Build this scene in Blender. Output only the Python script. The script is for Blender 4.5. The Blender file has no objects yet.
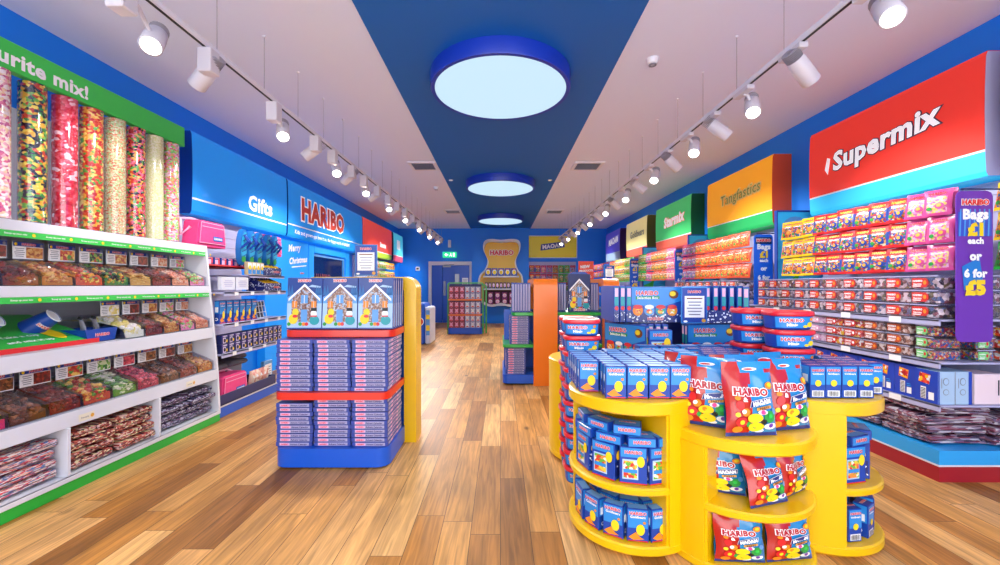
import bpy, math, random
from mathutils import Vector, Matrix
R = random.Random(7)
PI = math.pi
C = bpy.context.scene.collection
CAMZ = 1.28

# ------------------------------------------------------------------ colours and materials
def lin(h):
    if isinstance(h, str):
        h = h.lstrip('#'); c = [int(h[i:i+2], 16)/255 for i in (0, 2, 4)]
    else: c = list(h)
    return tuple((x/12.92 if x <= .04045 else ((x+.055)/1.055)**2.4) for x in c) + (1,)
MAT = {}
def mat(name, col, rough=.5, metal=0, emit=0, coat=0, spec=.5, alpha=1):
    if name in MAT: return MAT[name]
    m = bpy.data.materials.new(name); m.use_nodes = True
    b = m.node_tree.nodes['Principled BSDF']
    b.inputs['Base Color'].default_value = lin(col)
    b.inputs['Roughness'].default_value = rough
    b.inputs['Metallic'].default_value = metal
    b.inputs['Specular IOR Level'].default_value = spec
    if coat:
        b.inputs['Coat Weight'].default_value = coat; b.inputs['Coat Roughness'].default_value = .08
    if emit:
        b.inputs['Emission Color'].default_value = lin(col); b.inputs['Emission Strength'].default_value = emit
    MAT[name] = m
    return m
def candy(name, cols, scale=40, bump=.4, rough=.35, stretch=None, coat=.3):
    """mottled print or packed sweets: voronoi cells in a palette"""
    if name in MAT: return MAT[name]
    m = mat(name, cols[0], rough, coat=coat); nt = m.node_tree; b = nt.nodes['Principled BSDF']
    tc = nt.nodes.new('ShaderNodeTexCoord'); v = nt.nodes.new('ShaderNodeTexVoronoi')
    oi = nt.nodes.new('ShaderNodeObjectInfo'); ad = nt.nodes.new('ShaderNodeVectorMath'); ad.operation = 'ADD'
    mp = nt.nodes.new('ShaderNodeMapping')
    if stretch: mp.inputs['Scale'].default_value = stretch
    ml = nt.nodes.new('ShaderNodeMath'); ml.operation = 'MULTIPLY'; ml.inputs[1].default_value = 7
    nt.links.new(oi.outputs['Random'], ml.inputs[0])
    nt.links.new(tc.outputs['Object'], ad.inputs[0]); nt.links.new(ml.outputs[0], ad.inputs[1])
    nt.links.new(ad.outputs[0], mp.inputs['Vector']); nt.links.new(mp.outputs[0], v.inputs['Vector'])
    v.inputs['Scale'].default_value = scale
    sp = nt.nodes.new('ShaderNodeSeparateColor'); nt.links.new(v.outputs['Color'], sp.inputs[0])
    r = nt.nodes.new('ShaderNodeValToRGB'); r.color_ramp.interpolation = 'CONSTANT'
    e = r.color_ramp.elements
    while len(e) < len(cols): e.new(.5)
    for i, c in enumerate(cols):
        e[i].position = i/len(cols); e[i].color = lin(c)
    nt.links.new(sp.outputs[0], r.inputs[0]); nt.links.new(r.outputs[0], b.inputs['Base Color'])
    if bump:
        bp = nt.nodes.new('ShaderNodeBump'); bp.inputs['Strength'].default_value = bump; bp.inputs['Distance'].default_value = .01
        bp.invert = True
        nt.links.new(v.outputs['Distance'], bp.inputs['Height']); nt.links.new(bp.outputs[0], b.inputs['Normal'])
    return m
def acrylic(name, tint, gloss=.12, haze=.0):
    m = bpy.data.materials.new(name); m.use_nodes = True; nt = m.node_tree; nt.nodes.clear()
    o = nt.nodes.new('ShaderNodeOutputMaterial'); t = nt.nodes.new('ShaderNodeBsdfTransparent'); g = nt.nodes.new('ShaderNodeBsdfGlossy')
    t.inputs[0].default_value = lin(tint); g.inputs['Roughness'].default_value = .08
    x = nt.nodes.new('ShaderNodeMixShader'); x.inputs[0].default_value = gloss
    nt.links.new(t.outputs[0], x.inputs[1]); nt.links.new(g.outputs[0], x.inputs[2])
    if haze:
        d = nt.nodes.new('ShaderNodeBsdfDiffuse'); d.inputs[0].default_value = lin('#dfe3ee')
        y = nt.nodes.new('ShaderNodeMixShader'); y.inputs[0].default_value = haze
        nt.links.new(x.outputs[0], y.inputs[1]); nt.links.new(d.outputs[0], y.inputs[2]); x = y
    nt.links.new(x.outputs[0], o.inputs[0]); MAT[name] = m
    return m
def noisy(name, c1, c2, scale=3, rough=.5, coat=0):
    m = mat(name, c1, rough, coat=coat); nt = m.node_tree; b = nt.nodes['Principled BSDF']
    tc = nt.nodes.new('ShaderNodeTexCoord'); n = nt.nodes.new('ShaderNodeTexNoise'); n.inputs['Scale'].default_value = scale
    x = nt.nodes.new('ShaderNodeMix'); x.data_type = 'RGBA'; x.inputs[6].default_value = lin(c1); x.inputs[7].default_value = lin(c2)
    nt.links.new(tc.outputs['Object'], n.inputs['Vector']); nt.links.new(n.outputs['Fac'], x.inputs[0]); nt.links.new(x.outputs[2], b.inputs['Base Color'])
    return m

def wood_floor():
    m = mat('oak_floor', '#b07a3c', .46, spec=.4); nt = m.node_tree; b = nt.nodes['Principled BSDF']; L = nt.links.new; N = nt.nodes.new
    tc = N('ShaderNodeTexCoord'); sx = N('ShaderNodeSeparateXYZ'); cx = N('ShaderNodeCombineXYZ')
    L(tc.outputs['Object'], sx.inputs[0]); L(sx.outputs['X'], cx.inputs['Y'])
    dv = N('ShaderNodeMath'); dv.operation = 'DIVIDE'; dv.inputs[1].default_value = .155; L(sx.outputs['X'], dv.inputs[0])
    fl = N('ShaderNodeMath'); fl.operation = 'FLOOR'; L(dv.outputs[0], fl.inputs[0]); wn = N('ShaderNodeTexWhiteNoise'); wn.noise_dimensions = '1D'; L(fl.outputs[0], wn.inputs['W'])
    of = N('ShaderNodeMath'); of.operation = 'MULTIPLY_ADD'; of.inputs[1].default_value = 1.3; L(wn.outputs['Value'], of.inputs[0]); L(sx.outputs['Y'], of.inputs[2]); L(of.outputs[0], cx.inputs['X'])
    br = N('ShaderNodeTexBrick'); br.offset = 0; br.offset_frequency = 2; br.squash = 1
    br.inputs['Color1'].default_value = (0, 0, 0, 1); br.inputs['Color2'].default_value = (1, 1, 1, 1); br.inputs['Mortar'].default_value = (.0, .0, .0, 1)
    br.inputs['Scale'].default_value = 1; br.inputs['Mortar Size'].default_value = .0016; br.inputs['Mortar Smooth'].default_value = .2
    br.inputs['Brick Width'].default_value = 1.15; br.inputs['Row Height'].default_value = .155
    L(cx.outputs[0], br.inputs['Vector'])
    ramp = N('ShaderNodeValToRGB'); e = ramp.color_ramp.elements
    cols = ['#8f5a26', '#b2742e', '#c28640', '#d09650', '#deaa68', '#cc8e42', '#b87a34', '#e0ac6c', '#c88a40']
    while len(e) < len(cols): e.new(.5)
    for i, c in enumerate(cols): e[i].position = i/(len(cols)-1); e[i].color = lin(c)
    L(br.outputs['Color'], ramp.inputs[0])
    # grain along the plank
    mp = N('ShaderNodeMapping'); mp.inputs['Scale'].default_value = (38, 2.2, 1); L(tc.outputs['Object'], mp.inputs[0])
    ad = N('ShaderNodeVectorMath'); ad.operation = 'ADD'; L(mp.outputs[0], ad.inputs[0]); 
    ms = N('ShaderNodeVectorMath'); ms.operation = 'SCALE'; ms.inputs['Scale'].default_value = 31; L(br.outputs['Color'], ms.inputs[0]); L(ms.outputs[0], ad.inputs[1])
    gn = N('ShaderNodeTexNoise'); gn.inputs['Scale'].default_value = 1; gn.inputs['Detail'].default_value = 5; gn.inputs['Distortion'].default_value = 1.2; L(ad.outputs[0], gn.inputs['Vector'])
    gr = N('ShaderNodeMapRange'); gr.inputs[1].default_value = .3; gr.inputs[2].default_value = .72; gr.inputs[3].default_value = .6; gr.inputs[4].default_value = 1.22; L(gn.outputs['Fac'], gr.inputs[0])
    mx = N('ShaderNodeVectorMath'); mx.operation = 'SCALE'; L(ramp.outputs[0], mx.inputs[0]); L(gr.outputs[0], mx.inputs['Scale'])
    # patchy figure and knots
    n2 = N('ShaderNodeTexNoise'); n2.inputs['Scale'].default_value = 2.3; n2.inputs['Detail'].default_value = 3
    mp2 = N('ShaderNodeMapping'); mp2.inputs['Scale'].default_value = (2.5, .8, 1); L(tc.outputs['Object'], mp2.inputs[0]); L(mp2.outputs[0], n2.inputs['Vector'])
    r2 = N('ShaderNodeMapRange'); r2.inputs[1].default_value = .35; r2.inputs[2].default_value = .7; r2.inputs[3].default_value = .8; r2.inputs[4].default_value = 1.12; L(n2.outputs['Fac'], r2.inputs[0])
    m2 = N('ShaderNodeVectorMath'); m2.operation = 'SCALE'; L(mx.outputs[0], m2.inputs[0]); L(r2.outputs[0], m2.inputs['Scale'])
    vo = N('ShaderNodeTexVoronoi'); vo.inputs['Scale'].default_value = 1.0; mp3 = N('ShaderNodeMapping'); mp3.inputs['Scale'].default_value = (3.2, 1.6, 1)
    L(tc.outputs['Object'], mp3.inputs[0]); L(mp3.outputs[0], vo.inputs['Vector'])
    kr = N('ShaderNodeMapRange'); kr.inputs[1].default_value = .03; kr.inputs[2].default_value = .1; kr.inputs[3].default_value = .25; kr.inputs[4].default_value = 1; L(vo.outputs['Distance'], kr.inputs[0])
    m3 = N('ShaderNodeVectorMath'); m3.operation = 'SCALE'; L(m2.outputs[0], m3.inputs[0]); L(kr.outputs[0], m3.inputs['Scale'])
    mo = N('ShaderNodeMix'); mo.data_type = 'RGBA'; mo.inputs[7].default_value = lin('#3f2812'); L(br.outputs['Fac'], mo.inputs[0]); L(m3.outputs[0], mo.inputs[6])
    L(mo.outputs[2], b.inputs['Base Color'])
    bp = N('ShaderNodeBump'); bp.inputs['Strength'].default_value = .12; bp.inputs['Distance'].default_value = .003; L(gn.outputs['Fac'], bp.inputs['Height']); L(bp.outputs[0], b.inputs['Normal'])
    return m

W = mat('white_laminate', '#d8dae4', .4)
LILAC = mat('lilac_metal', '#b0b0d4', .45)
CEIL = mat('ceiling_paint', '#e8ebfb', .9, spec=.1)
BLUEC = mat('blue_ceiling_paint', '#0466bc', .55)
BWALL = noisy('blue_wall_paint', '#007cea', '#0084f2', 2, .5)
RED = mat('red', '#d8232a', .4); DRED = mat('deep_red', '#a01626', .45); GREEN = mat('green', '#1fae3a', .35)
LGREEN = mat('leaf_green', '#2fc44a', .4); YEL = mat('yellow_lacquer', '#eab800', .3, coat=.2); ORA = mat('orange_lacquer', '#f57a14', .32, coat=.2)
BLUE = mat('mid_blue', '#0a56c8', .35, coat=.1); NAVY = mat('navy', '#14205e', .4); SKY = mat('sky_blue', '#2aa5ee', .35)
CYAN = mat('cyan', '#35c3f4', .4); DK = mat('dark', '#15161c', .5); GREY = mat('grey_metal', '#9a9ca6', .35, .7)
WHITE = mat('print_white', '#f6f6f8', .45); PINK = mat('hot_pink', '#ef3f8e', .5); LPINK = mat('pale_pink', '#f2b6d4', .45)
YELP = mat('print_yellow', '#f7d21c', .45); ORAP = mat('print_orange', '#f28a1e', .45); REDP = mat('print_red', '#dd1f26', .4, coat=.2)
PBLUE = mat('pack_blue', '#0c3f9e', .38, coat=.15); PSKY = mat('pack_sky', '#2688d2', .36, coat=.15); GOLD = mat('gold_print', '#e0a43a', .4)
PURP = mat('purple', '#6a2fa8', .4); VIOLET = mat('violet', '#5a3f9e', .4); TAN = mat('gingerbread', '#b2794a', .5); BRN = mat('brown', '#7a3c1c', .5)
SNOW = mat('snow_print', '#a9c8e4', .45); ICE = mat('ice_print', '#5f9cd6', .4); TEAL = mat('teal_print', '#1c9aa0', .4)
SPINE = mat('spine_blue', '#34479a', .4, coat=.1); SPINEP = mat('spine_lilac', '#a6a2c4', .45); NIGHT = mat('night_print', '#1d3d86', .4, coat=.2)
CARD = mat('card_cream', '#e8e2cf', .6); GRN2 = mat('print_green', '#2e9a3e', .45)
LIDR = mat('lid_red', '#e0202c', .3, coat=.3); WHITEM = mat('fitting_white', '#e6e4ea', .4)
CLEAR = acrylic('clear_acrylic', '#f6f8fc', .06, .0)
CLEARV = acrylic('clear_lid_acrylic', '#f0ecf8', .12, .05)
GLASS = acrylic('clear_tub_plastic', '#f6f6fa', .10, .04)
LENS = mat('lamp_lens', '#fff8ee', .4, emit=9)
ARTMIX = candy('mixed_print', ['#b8241e', '#d8981a', '#246a30', '#c8641a', '#173f92', '#9a1c44', '#2a5ca8', '#d0c4a8'], 80, 0)
ARTJOLLY = candy('sweet_print', ['#f0c63a', '#d8342c', '#5fae3c', '#e98a3a', '#f4ead2'], 70, 0)
ARTRED = candy('red_print', ['#d8232a', '#b31b22', '#e8542a', '#f2c21c', '#e8e8e8'], 60, .1)
STARS = candy('navy_star_print', ['#16246e', '#16246e', '#16246e', '#16246e', '#16246e', '#1a2c80', '#e8ecf8'], 90, 0)
SNOWM = candy('house_print', ['#7a5a4c', '#9a7a6a', '#b89a8a', '#6a4234', '#a8b8cc', '#8a6250'], 90, 0)
WRAPM = candy('wrapped_sweets', ['#6c5c78', '#9888a0', '#7a3a4c', '#c6bdc8', '#8a5a6a', '#44384e', '#a08090'], 45, .5, .25, (1, .35, 2.2))
WRAPR = candy('striped_wraps', ['#e8d8dc', '#c04858', '#f0e6e2', '#5a7ab0', '#e8b8a8', '#d8404c', '#9a8a9c'], 75, .5, .25, (.5, 1.6, 3))
WRAPB = candy('brown_wraps', ['#8a3a34', '#c86a58', '#e6d6a8', '#5a2a34', '#dcb0a8', '#a84a44'], 60, .5, .25, (1, .4, 2.2))
WRAPD = candy('dark_wraps', ['#54406a', '#8a86a6', '#2e2a48', '#a8a4bc', '#6a4a6a', '#3c3c58'], 60, .5, .25, (1, .35, 2.4))

# ------------------------------------------------------------------ text geometry
TXT = {}
def text_geo(s, bold=.0, shear=0):
    k = (s, bold, shear)
    if k in TXT: return TXT[k]
    c = bpy.data.curves.new('tmp_text', 'FONT'); c.body = s; c.size = 1; c.resolution_u = 2; c.offset = bold; c.shear = shear
    c.space_character = 1.06; c.fill_mode = 'FRONT'; c.align_x = 'CENTER'
    o = bpy.data.objects.new('tmp_text', c); C.objects.link(o)
    dg = bpy.context.evaluated_depsgraph_get(); dg.update()
    me = o.evaluated_get(dg).to_mesh()
    vs = [(v.co.x, v.co.y) for v in me.vertices]; fs = [tuple(p.vertices) for p in me.polygons]
    o.evaluated_get(dg).to_mesh_clear(); bpy.data.objects.remove(o); bpy.data.curves.remove(c)
    TXT[k] = (vs, fs)
    return TXT[k]
def text_box(s, shear=0):
    vs, _ = text_geo(s, 0, shear)
    xs = [v[0] for v in vs]; ys = [v[1] for v in vs]
    return min(xs), max(xs), min(ys), max(ys)

# ------------------------------------------------------------------ mesh builder
class MB:
    def __init__(s): s.V = []; s.F = []; s.M = []; s.mats = []; s.T = Matrix.Identity(4)
    def mi(s, m):
        if m not in s.mats: s.mats.append(m)
        return s.mats.index(m)
    def add(s, vs, fs, m):
        n = len(s.V); i = s.mi(m)
        s.V += [tuple(s.T @ Vector(v)) for v in vs]
        for f in fs: s.F.append(tuple(n+k for k in f)); s.M.append(i)
        return s
    def box(s, x0, x1, y0, y1, z0, z1, m, c=0):
        if x1 < x0: x0, x1 = x1, x0
        if y1 < y0: y0, y1 = y1, y0
        if z1 < z0: z0, z1 = z1, z0
        if not c:
            vs = [(x, y, z) for z in (z0, z1) for y in (y0, y1) for x in (x0, x1)]
            return s.add(vs, [(0, 2, 3, 1), (4, 5, 7, 6), (0, 1, 5, 4), (2, 6, 7, 3), (0, 4, 6, 2), (1, 3, 7, 5)], m)
        c = min(c, (x1-x0)*.45, (y1-y0)*.45, (z1-z0)*.45)
        X = (x0, x1); Y = (y0, y1); Z = (z0, z1); vs = []; idx = {}
        for i in (0, 1):
            for j in (0, 1):
                for k in (0, 1):
                    sx, sy, sz = (c if i == 0 else -c), (c if j == 0 else -c), (c if k == 0 else -c)
                    idx[i, j, k] = len(vs)
                    vs += [(X[i], Y[j]+sy, Z[k]+sz), (X[i]+sx, Y[j], Z[k]+sz), (X[i]+sx, Y[j]+sy, Z[k])]
        q = lambda i, j, k, a: idx[i, j, k]+a
        fs = [(q(0,0,0,0), q(0,0,1,0), q(0,1,1,0), q(0,1,0,0)), (q(1,0,0,0), q(1,1,0,0), q(1,1,1,0), q(1,0,1,0)),
              (q(0,0,0,1), q(1,0,0,1), q(1,0,1,1), q(0,0,1,1)), (q(0,1,0,1), q(0,1,1,1), q(1,1,1,1), q(1,1,0,1)),
              (q(0,0,0,2), q(0,1,0,2), q(1,1,0,2), q(1,0,0,2)), (q(0,0,1,2), q(1,0,1,2), q(1,1,1,2), q(0,1,1,2))]
        for j in (0, 1):
            for k in (0, 1): fs.append((q(0,j,k,1), q(1,j,k,1), q(1,j,k,2), q(0,j,k,2)))
        for i in (0, 1):
            for k in (0, 1): fs.append((q(i,0,k,0), q(i,1,k,0), q(i,1,k,2), q(i,0,k,2)))
            for j in (0, 1): fs.append((q(i,j,0,0), q(i,j,1,0), q(i,j,1,1), q(i,j,0,1)))
            for j in (0, 1):
                for k in (0, 1): fs.append((q(i,j,k,0), q(i,j,k,1), q(i,j,k,2)))
        return s.add(vs, fs, m)
    def prism(s, poly, axis, a, b, m, cap=True, mside=None):
        """poly of 2D points extruded along an axis. axis z: (x,y); axis y: (x,z); axis x: (y,z)"""
        f = {'z': lambda p, t: (p[0], p[1], t), 'y': lambda p, t: (p[0], t, p[1]), 'x': lambda p, t: (t, p[0], p[1])}[axis]
        n = len(poly); vs = [f(p, a) for p in poly] + [f(p, b) for p in poly]
        s.add(vs, [(i, (i+1) % n, n+(i+1) % n, n+i) for i in range(n)], mside or m)
        if cap: s.add(vs, [tuple(range(n))[::-1], tuple(range(n, 2*n))], m)
        return s
    def lathe(s, prof, m, seg=24, cx=0, cy=0, cap=True):
        vs = []; n = len(prof)
        for i in range(seg):
            a = 2*PI*i/seg
            for r, z in prof: vs.append((cx+r*math.cos(a), cy+r*math.sin(a), z))
        fs = [(i*n+k, ((i+1) % seg)*n+k, ((i+1) % seg)*n+k+1, i*n+k+1) for i in range(seg) for k in range(n-1)]
        if cap:
            if prof[0][0] > 1e-6: fs.append(tuple(i*n for i in range(seg))[::-1])
            if prof[-1][0] > 1e-6: fs.append(tuple(i*n+n-1 for i in range(seg)))
        return s.add(vs, fs, m)
    def tube(s, pts, r, m, seg=8):
        pts = [Vector(p) for p in pts]; vs = []; n = len(pts)
        for i, p in enumerate(pts):
            d = (pts[min(i+1, n-1)]-pts[max(i-1, 0)]).normalized()
            u = d.cross(Vector((0, 0, 1)));  u = u if u.length > .05 else d.cross(Vector((1, 0, 0))); u.normalize(); w = d.cross(u)
            for k in range(seg):
                a = 2*PI*k/seg; vs.append(p+u*r*math.cos(a)+w*r*math.sin(a))
        fs = [(i*seg+k, i*seg+(k+1) % seg, (i+1)*seg+(k+1) % seg, (i+1)*seg+k) for i in range(n-1) for k in range(seg)]
        fs += [tuple(range(seg))[::-1], tuple((n-1)*seg+k for k in range(seg))]
        return s.add(vs, fs, m)
    def blob(s, c, r, m, rot=None):
        vs = []; q = Matrix.Rotation(rot or 0, 3, 'Z') @ Matrix.Rotation((rot or 0)*1.7, 3, 'X')
        for v in ICO_V: vs.append(Vector(c)+q @ Vector((v[0]*r[0], v[1]*r[1], v[2]*r[2])))
        return s.add(vs, ICO_F, m)
    def surf(s, f, nu, nv, m):
        """f(i/nu, j/nv) grid; m a material or a function of (u, v)"""
        vs = [f(i/nu, j/nv) for j in range(nv+1) for i in range(nu+1)]
        n = len(s.V); s.V += [tuple(s.T @ Vector(v)) for v in vs]
        for j in range(nv):
            for i in range(nu):
                a = n+j*(nu+1)+i
                s.F.append((a, a+1, a+nu+2, a+nu+1)); s.M.append(s.mi(m((i+.5)/nu, (j+.5)/nv) if callable(m) else m))
        return s
    def obj(s, name, parent=None, smooth=True, ang=35, loc=None, rz=0):
        me = bpy.data.meshes.new(name); me.from_pydata(s.V, [], s.F)
        for m in s.mats: me.materials.append(m)
        me.polygons.foreach_set('material_index', s.M)
        if smooth:
            me.polygons.foreach_set('use_smooth', [True]*len(s.F)); me.set_sharp_from_angle(angle=math.radians(ang))
        me.update()
        o = bpy.data.objects.new(name, me); C.objects.link(o)
        if parent: o.parent = parent
        if loc: o.location = loc
        o.rotation_euler.z = rz
        return o
ICO_V = []; ICO_F = []
def _ico():
    t = (1+5**.5)/2
    for v in [(-1,t,0),(1,t,0),(-1,-t,0),(1,-t,0),(0,-1,t),(0,1,t),(0,-1,-t),(0,1,-t),(t,0,-1),(t,0,1),(-t,0,-1),(-t,0,1)]:
        l = math.sqrt(sum(a*a for a in v)); ICO_V.append(tuple(a/l for a in v))
    ICO_F.extend([(0,11,5),(0,5,1),(0,1,7),(0,7,10),(0,10,11),(1,5,9),(5,11,4),(11,10,2),(10,7,6),(7,1,8),(3,9,4),(3,4,2),(3,2,6),(3,6,8),(3,8,9),(4,9,5),(2,4,11),(6,2,10),(8,6,7),(9,8,1)])
_ico()

class Face:
    """a printed face: f(u, v, off) -> point. Decals sit a hair above it."""
    def __init__(s, mb, f, eps=.0012): s.mb = mb; s.f = f; s.e = eps
    def rect(s, u0, v0, u1, v1, m, lv=1, n=1):
        k = n
        s.mb.surf(lambda a, b: s.f(u0+(u1-u0)*a, v0+(v1-v0)*b, s.e*lv), k, k, m); return s
    def poly(s, pts, m, lv=1):
        s.mb.add([s.f(u, v, s.e*lv) for u, v in pts], [tuple(range(len(pts)))], m); return s
    def disc(s, u, v, ru, rv, m, lv=1, n=16):
        return s.poly([(u+ru*math.cos(2*PI*i/n), v+rv*math.sin(2*PI*i/n)) for i in range(n)], m, lv)
    def text(s, t, u, v, w=None, h=None, m=None, bold=.01, lv=2, shear=0, rot=0, left=False):
        x0, x1, y0, y1 = text_box(t, shear); sc = min([k for k in ((w/(x1-x0) if w else None), (h/(y1-y0) if h else None)) if k])
        cx = x0 if left else (x0+x1)/2; cy = (y0+y1)/2; vs, fs = text_geo(t, bold, shear); c, d = math.cos(rot), math.sin(rot)
        P = [((x-cx)*sc, (y-cy)*sc) for x, y in vs]
        s.mb.add([s.f(u+a*c-b*d, v+a*d+b*c, s.e*lv) for a, b in P], fs, m); return s
    def logo(s, t, u, v, w=None, h=None, fill=None, edge=None, lv=1, shear=0, rot=0, ob=.075, fb=.03):
        s.text(t, u, v, w, h, edge or WHITE, ob, lv, shear, rot); s.text(t, u, v, w, h, fill or REDP, fb, lv+1, shear, rot); return s
    def lines(s, u0, v0, u1, v1, n, m, lv=1):
        dv = (v1-v0)/n
        for i in range(n):
            q = .75+.25*((i*7) % 3)/2
            cu = (u0+u1)/2; hw = (u1-u0)/2*q
            s.rect(cu-hw, v0+dv*(i+.3), cu+hw, v0+dv*(i+.7), m, lv)
        return s
def front(mb, y, eps=.0012): return Face(mb, lambda u, v, o: (u, y-o, v), eps)
def side(mb, x, sgn=1, eps=.0012): return Face(mb, lambda u, v, o: (x+sgn*o, u, v), eps)
def top(mb, z, eps=.0012): return Face(mb, lambda u, v, o: (u, v, z+o), eps)

# ------------------------------------------------------------------ objects
def empty(name, label, cat, loc=(0, 0, 0), rz=0, group=None):
    o = bpy.data.objects.new(name, None); C.objects.link(o); o.location = loc; o.rotation_euler.z = rz; o.empty_display_size = .05
    tag(o, label, cat, group); return o
def tag(o, label, cat, group=None, kind=None):
    o['label'] = label; o['category'] = cat
    if group: o['group'] = group
    if kind: o['kind'] = kind
    return o
def struct(o): o['kind'] = 'structure'; return o
def dup(root, loc, rot=(0, 0, 0), label=None, group=None, first=False):
    """a copy of a thing with copies of its parts (sharing meshes)"""
    if first: r = root
    else:
        r = root.copy(); C.objects.link(r)
        for ch in list(root.children):
            c = ch.copy(); C.objects.link(c); c.parent = r
            for g in list(ch.children):
                d = g.copy(); C.objects.link(d); d.parent = c
    r.location = (loc[0], loc[1], loc[2]+.0015); r.rotation_euler = rot if isinstance(rot, tuple) else (0, 0, rot)
    if label: r['label'] = label
    if group: r['group'] = group
    return r
class Proto:
    """first placement uses the original, later ones copy it"""
    def __init__(s, o, cat): s.o = o; s.used = False; s.cat = cat
    def put(s, loc, rot, label, group=None):
        r = dup(s.o, loc, rot, label, group, first=not s.used)
        s.used = True; r['category'] = s.cat; return r
ORD = ['first', 'second', 'third', 'fourth', 'fifth', 'sixth', 'seventh', 'eighth', 'ninth', 'tenth', 'eleventh', 'twelfth', 'thirteenth', 'fourteenth', 'fifteenth', 'sixteenth']
# ================================================================== THE SETTING
XL, XR, YB, YF, ZC = -3.55, 3.68, 14.1, -1.5, 3.28
struct(MB().box(XL, XR, YF, YB, -.1, 0, wood_floor()).obj('floor'))
struct(MB().box(XL-.1, -1.035, YF-.1, YB+.1, ZC, ZC+.12, CEIL).obj('ceiling'))
struct(MB().box(1.035, XR+.1, YF-.1, YB+.1, ZC, ZC+.12, CEIL).obj('ceiling'))
struct(MB().box(-1.035, 1.035, YF-.1, YB+.1, ZC-.012, ZC+.12, BLUEC).obj('ceiling_band'))
struct(MB().box(XL-.1, XL, YF, YB, 0, ZC, BWALL).obj('wall_left'))
struct(MB().box(XR, XR+.1, YF, YB, 0, ZC, BWALL).obj('wall_right'))
struct(MB().box(XL-.1, XR+.1, YB, YB+.1, 0, ZC, BWALL).obj('wall_back'))
struct(MB().box(-.98, .97, 13.85, YB, 0, ZC-.012, BWALL).obj('wall_column'))
# unseen shop front close behind the viewpoint, open to light the foreground: piers, lintel
m = MB(); m.box(XL, XL+.25, YF-.12, YF, 0, ZC, W); m.box(XR-.25, XR, YF-.12, YF, 0, ZC, W); m.box(XL+.25, XR-.25, YF-.12, YF, 3.05, ZC, W); m.box(XL+.25, XR-.25, YF-.12, YF, 0, .12, W)
struct(m.obj('wall_front'))
for i in range(3):
    x0 = XL+.25+i*(XR-XL-.5)/3; x1 = x0+(XR-XL-.5)/3
    m = MB(); m.box(x0, x0+.04, YF-.1, YF-.02, .12, 3.05, GREY); m.box(x1-.04, x1, YF-.1, YF-.02, .12, 3.05, GREY)
    struct(m.obj('window_%d' % (i+1)))
# skirting
struct(MB().box(-2.35, -1.0, YB-.015, YB, 0, .1, WHITE).obj('baseboard_back'))
# double service door in the back wall
m = MB(); x0, x1 = -2.5, -.99
m.box(x0, x0+.11, YB-.07, YB, 0, 2.13, WHITEM, .01); m.box(x1-.09, x1-.005, YB-.07, YB, 0, 2.13, WHITEM, .01); m.box(x0+.11, x1-.09, YB-.07, YB, 2.0, 2.13, WHITEM, .01)
dr = struct(m.obj('door_1'))
m = MB(); m.box(-2.38, -2.02, YB-.05, YB-.005, .01, 1.99, BLUE, .005); m.obj('door_leaf', dr)
m = MB(); m.box(-2.01, -1.09, YB-.05, YB-.005, .01, 1.99, BLUE, .005); lf = m.obj('door_leaf', dr)
m = MB(); m.box(-1.98, -1.9, YB-.065, YB-.05, .95, 1.45, GREY, .004); m.tube([(-1.94, YB-.1, 1.02), (-1.94, YB-.1, 1.38)], .012, GREY); m.obj('door_handle', lf)
m = MB(); m.box(-2.0, -1.72, YB-.09, YB-.05, 1.93, 1.99, GREY, .004); m.tube([(-1.95, YB-.1, 2.0), (-1.6, YB-.14, 2.02)], .01, GREY); m.obj('door_closer', lf)
o = MB().box(-1.33, -1.12, YB-.054, YB-.05, 1.28, 1.56, WHITE); f = front(o, YB-.054); f.lines(-1.31, 1.3, -1.14, 1.52, 6, GREY)
tag(o.obj('door_notice'), 'small white printed notice on the blue service door', 'notice')
# exit sign, emergency light, switches on the back wall
EXG = mat('exit_green', '#1fae72', .4, emit=.9); EXW = mat('exit_white', '#eafff4', .4, emit=1.1)
e = empty('exit_sign', 'green lit EXIT running figure sign above the service door', 'sign', (-1.76, YB-.12, 2.26))
m = MB(); m.box(-.24, .24, 0, .1, 0, .2, EXG, .01); m.obj('sign_panel', e)
m = MB(); f = front(m, -.002); f.rect(-.2, .03, .2, .17, EXG); f.poly([(-.17, .1), (-.11, .16), (-.11, .12), (-.05, .12), (-.05, .08), (-.11, .08), (-.11, .04)], EXW, 2)
f.disc(.045, .145, .014, .014, EXW, 2); f.poly([(.02, .12), (.05, .125), (.06, .09), (.09, .045), (.07, .04), (.045, .075), (.0, .04), (-.01, .055), (.03, .085)], EXW, 2); f.rect(.12, .04, .18, .16, EXW, 2); m.obj('sign_symbol', e, smooth=False)
e = empty('emergency_downlight', 'small white emergency light above the green exit sign', 'light', (-1.77, YB-.08, 2.62))
MB().box(-.05, .05, 0, .079, 0, .26, WHITEM, .015).obj('housing', e)
for z, lab, hh in ((1.88, 'white sensor box high beside the service door', .14), (1.13, 'white access keypad beside the service door', .16)):
    o = MB(); o.box(-2.95, -2.81, YB-.04, YB, z-hh/2, z+hh/2, WHITEM, .01); f = front(o, YB-.04); f.rect(-2.92, z-.03, -2.84, z+.03, DK)
    tag(o.obj('wall_switch'), lab, 'switch')
o = MB().box(-2.87, -2.79, YB-.06, YB, .45, .95, LILAC, .01); tag(o.obj('wall_dispenser'), 'slim pale dispenser low on wall beside the service door', 'dispenser')

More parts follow.
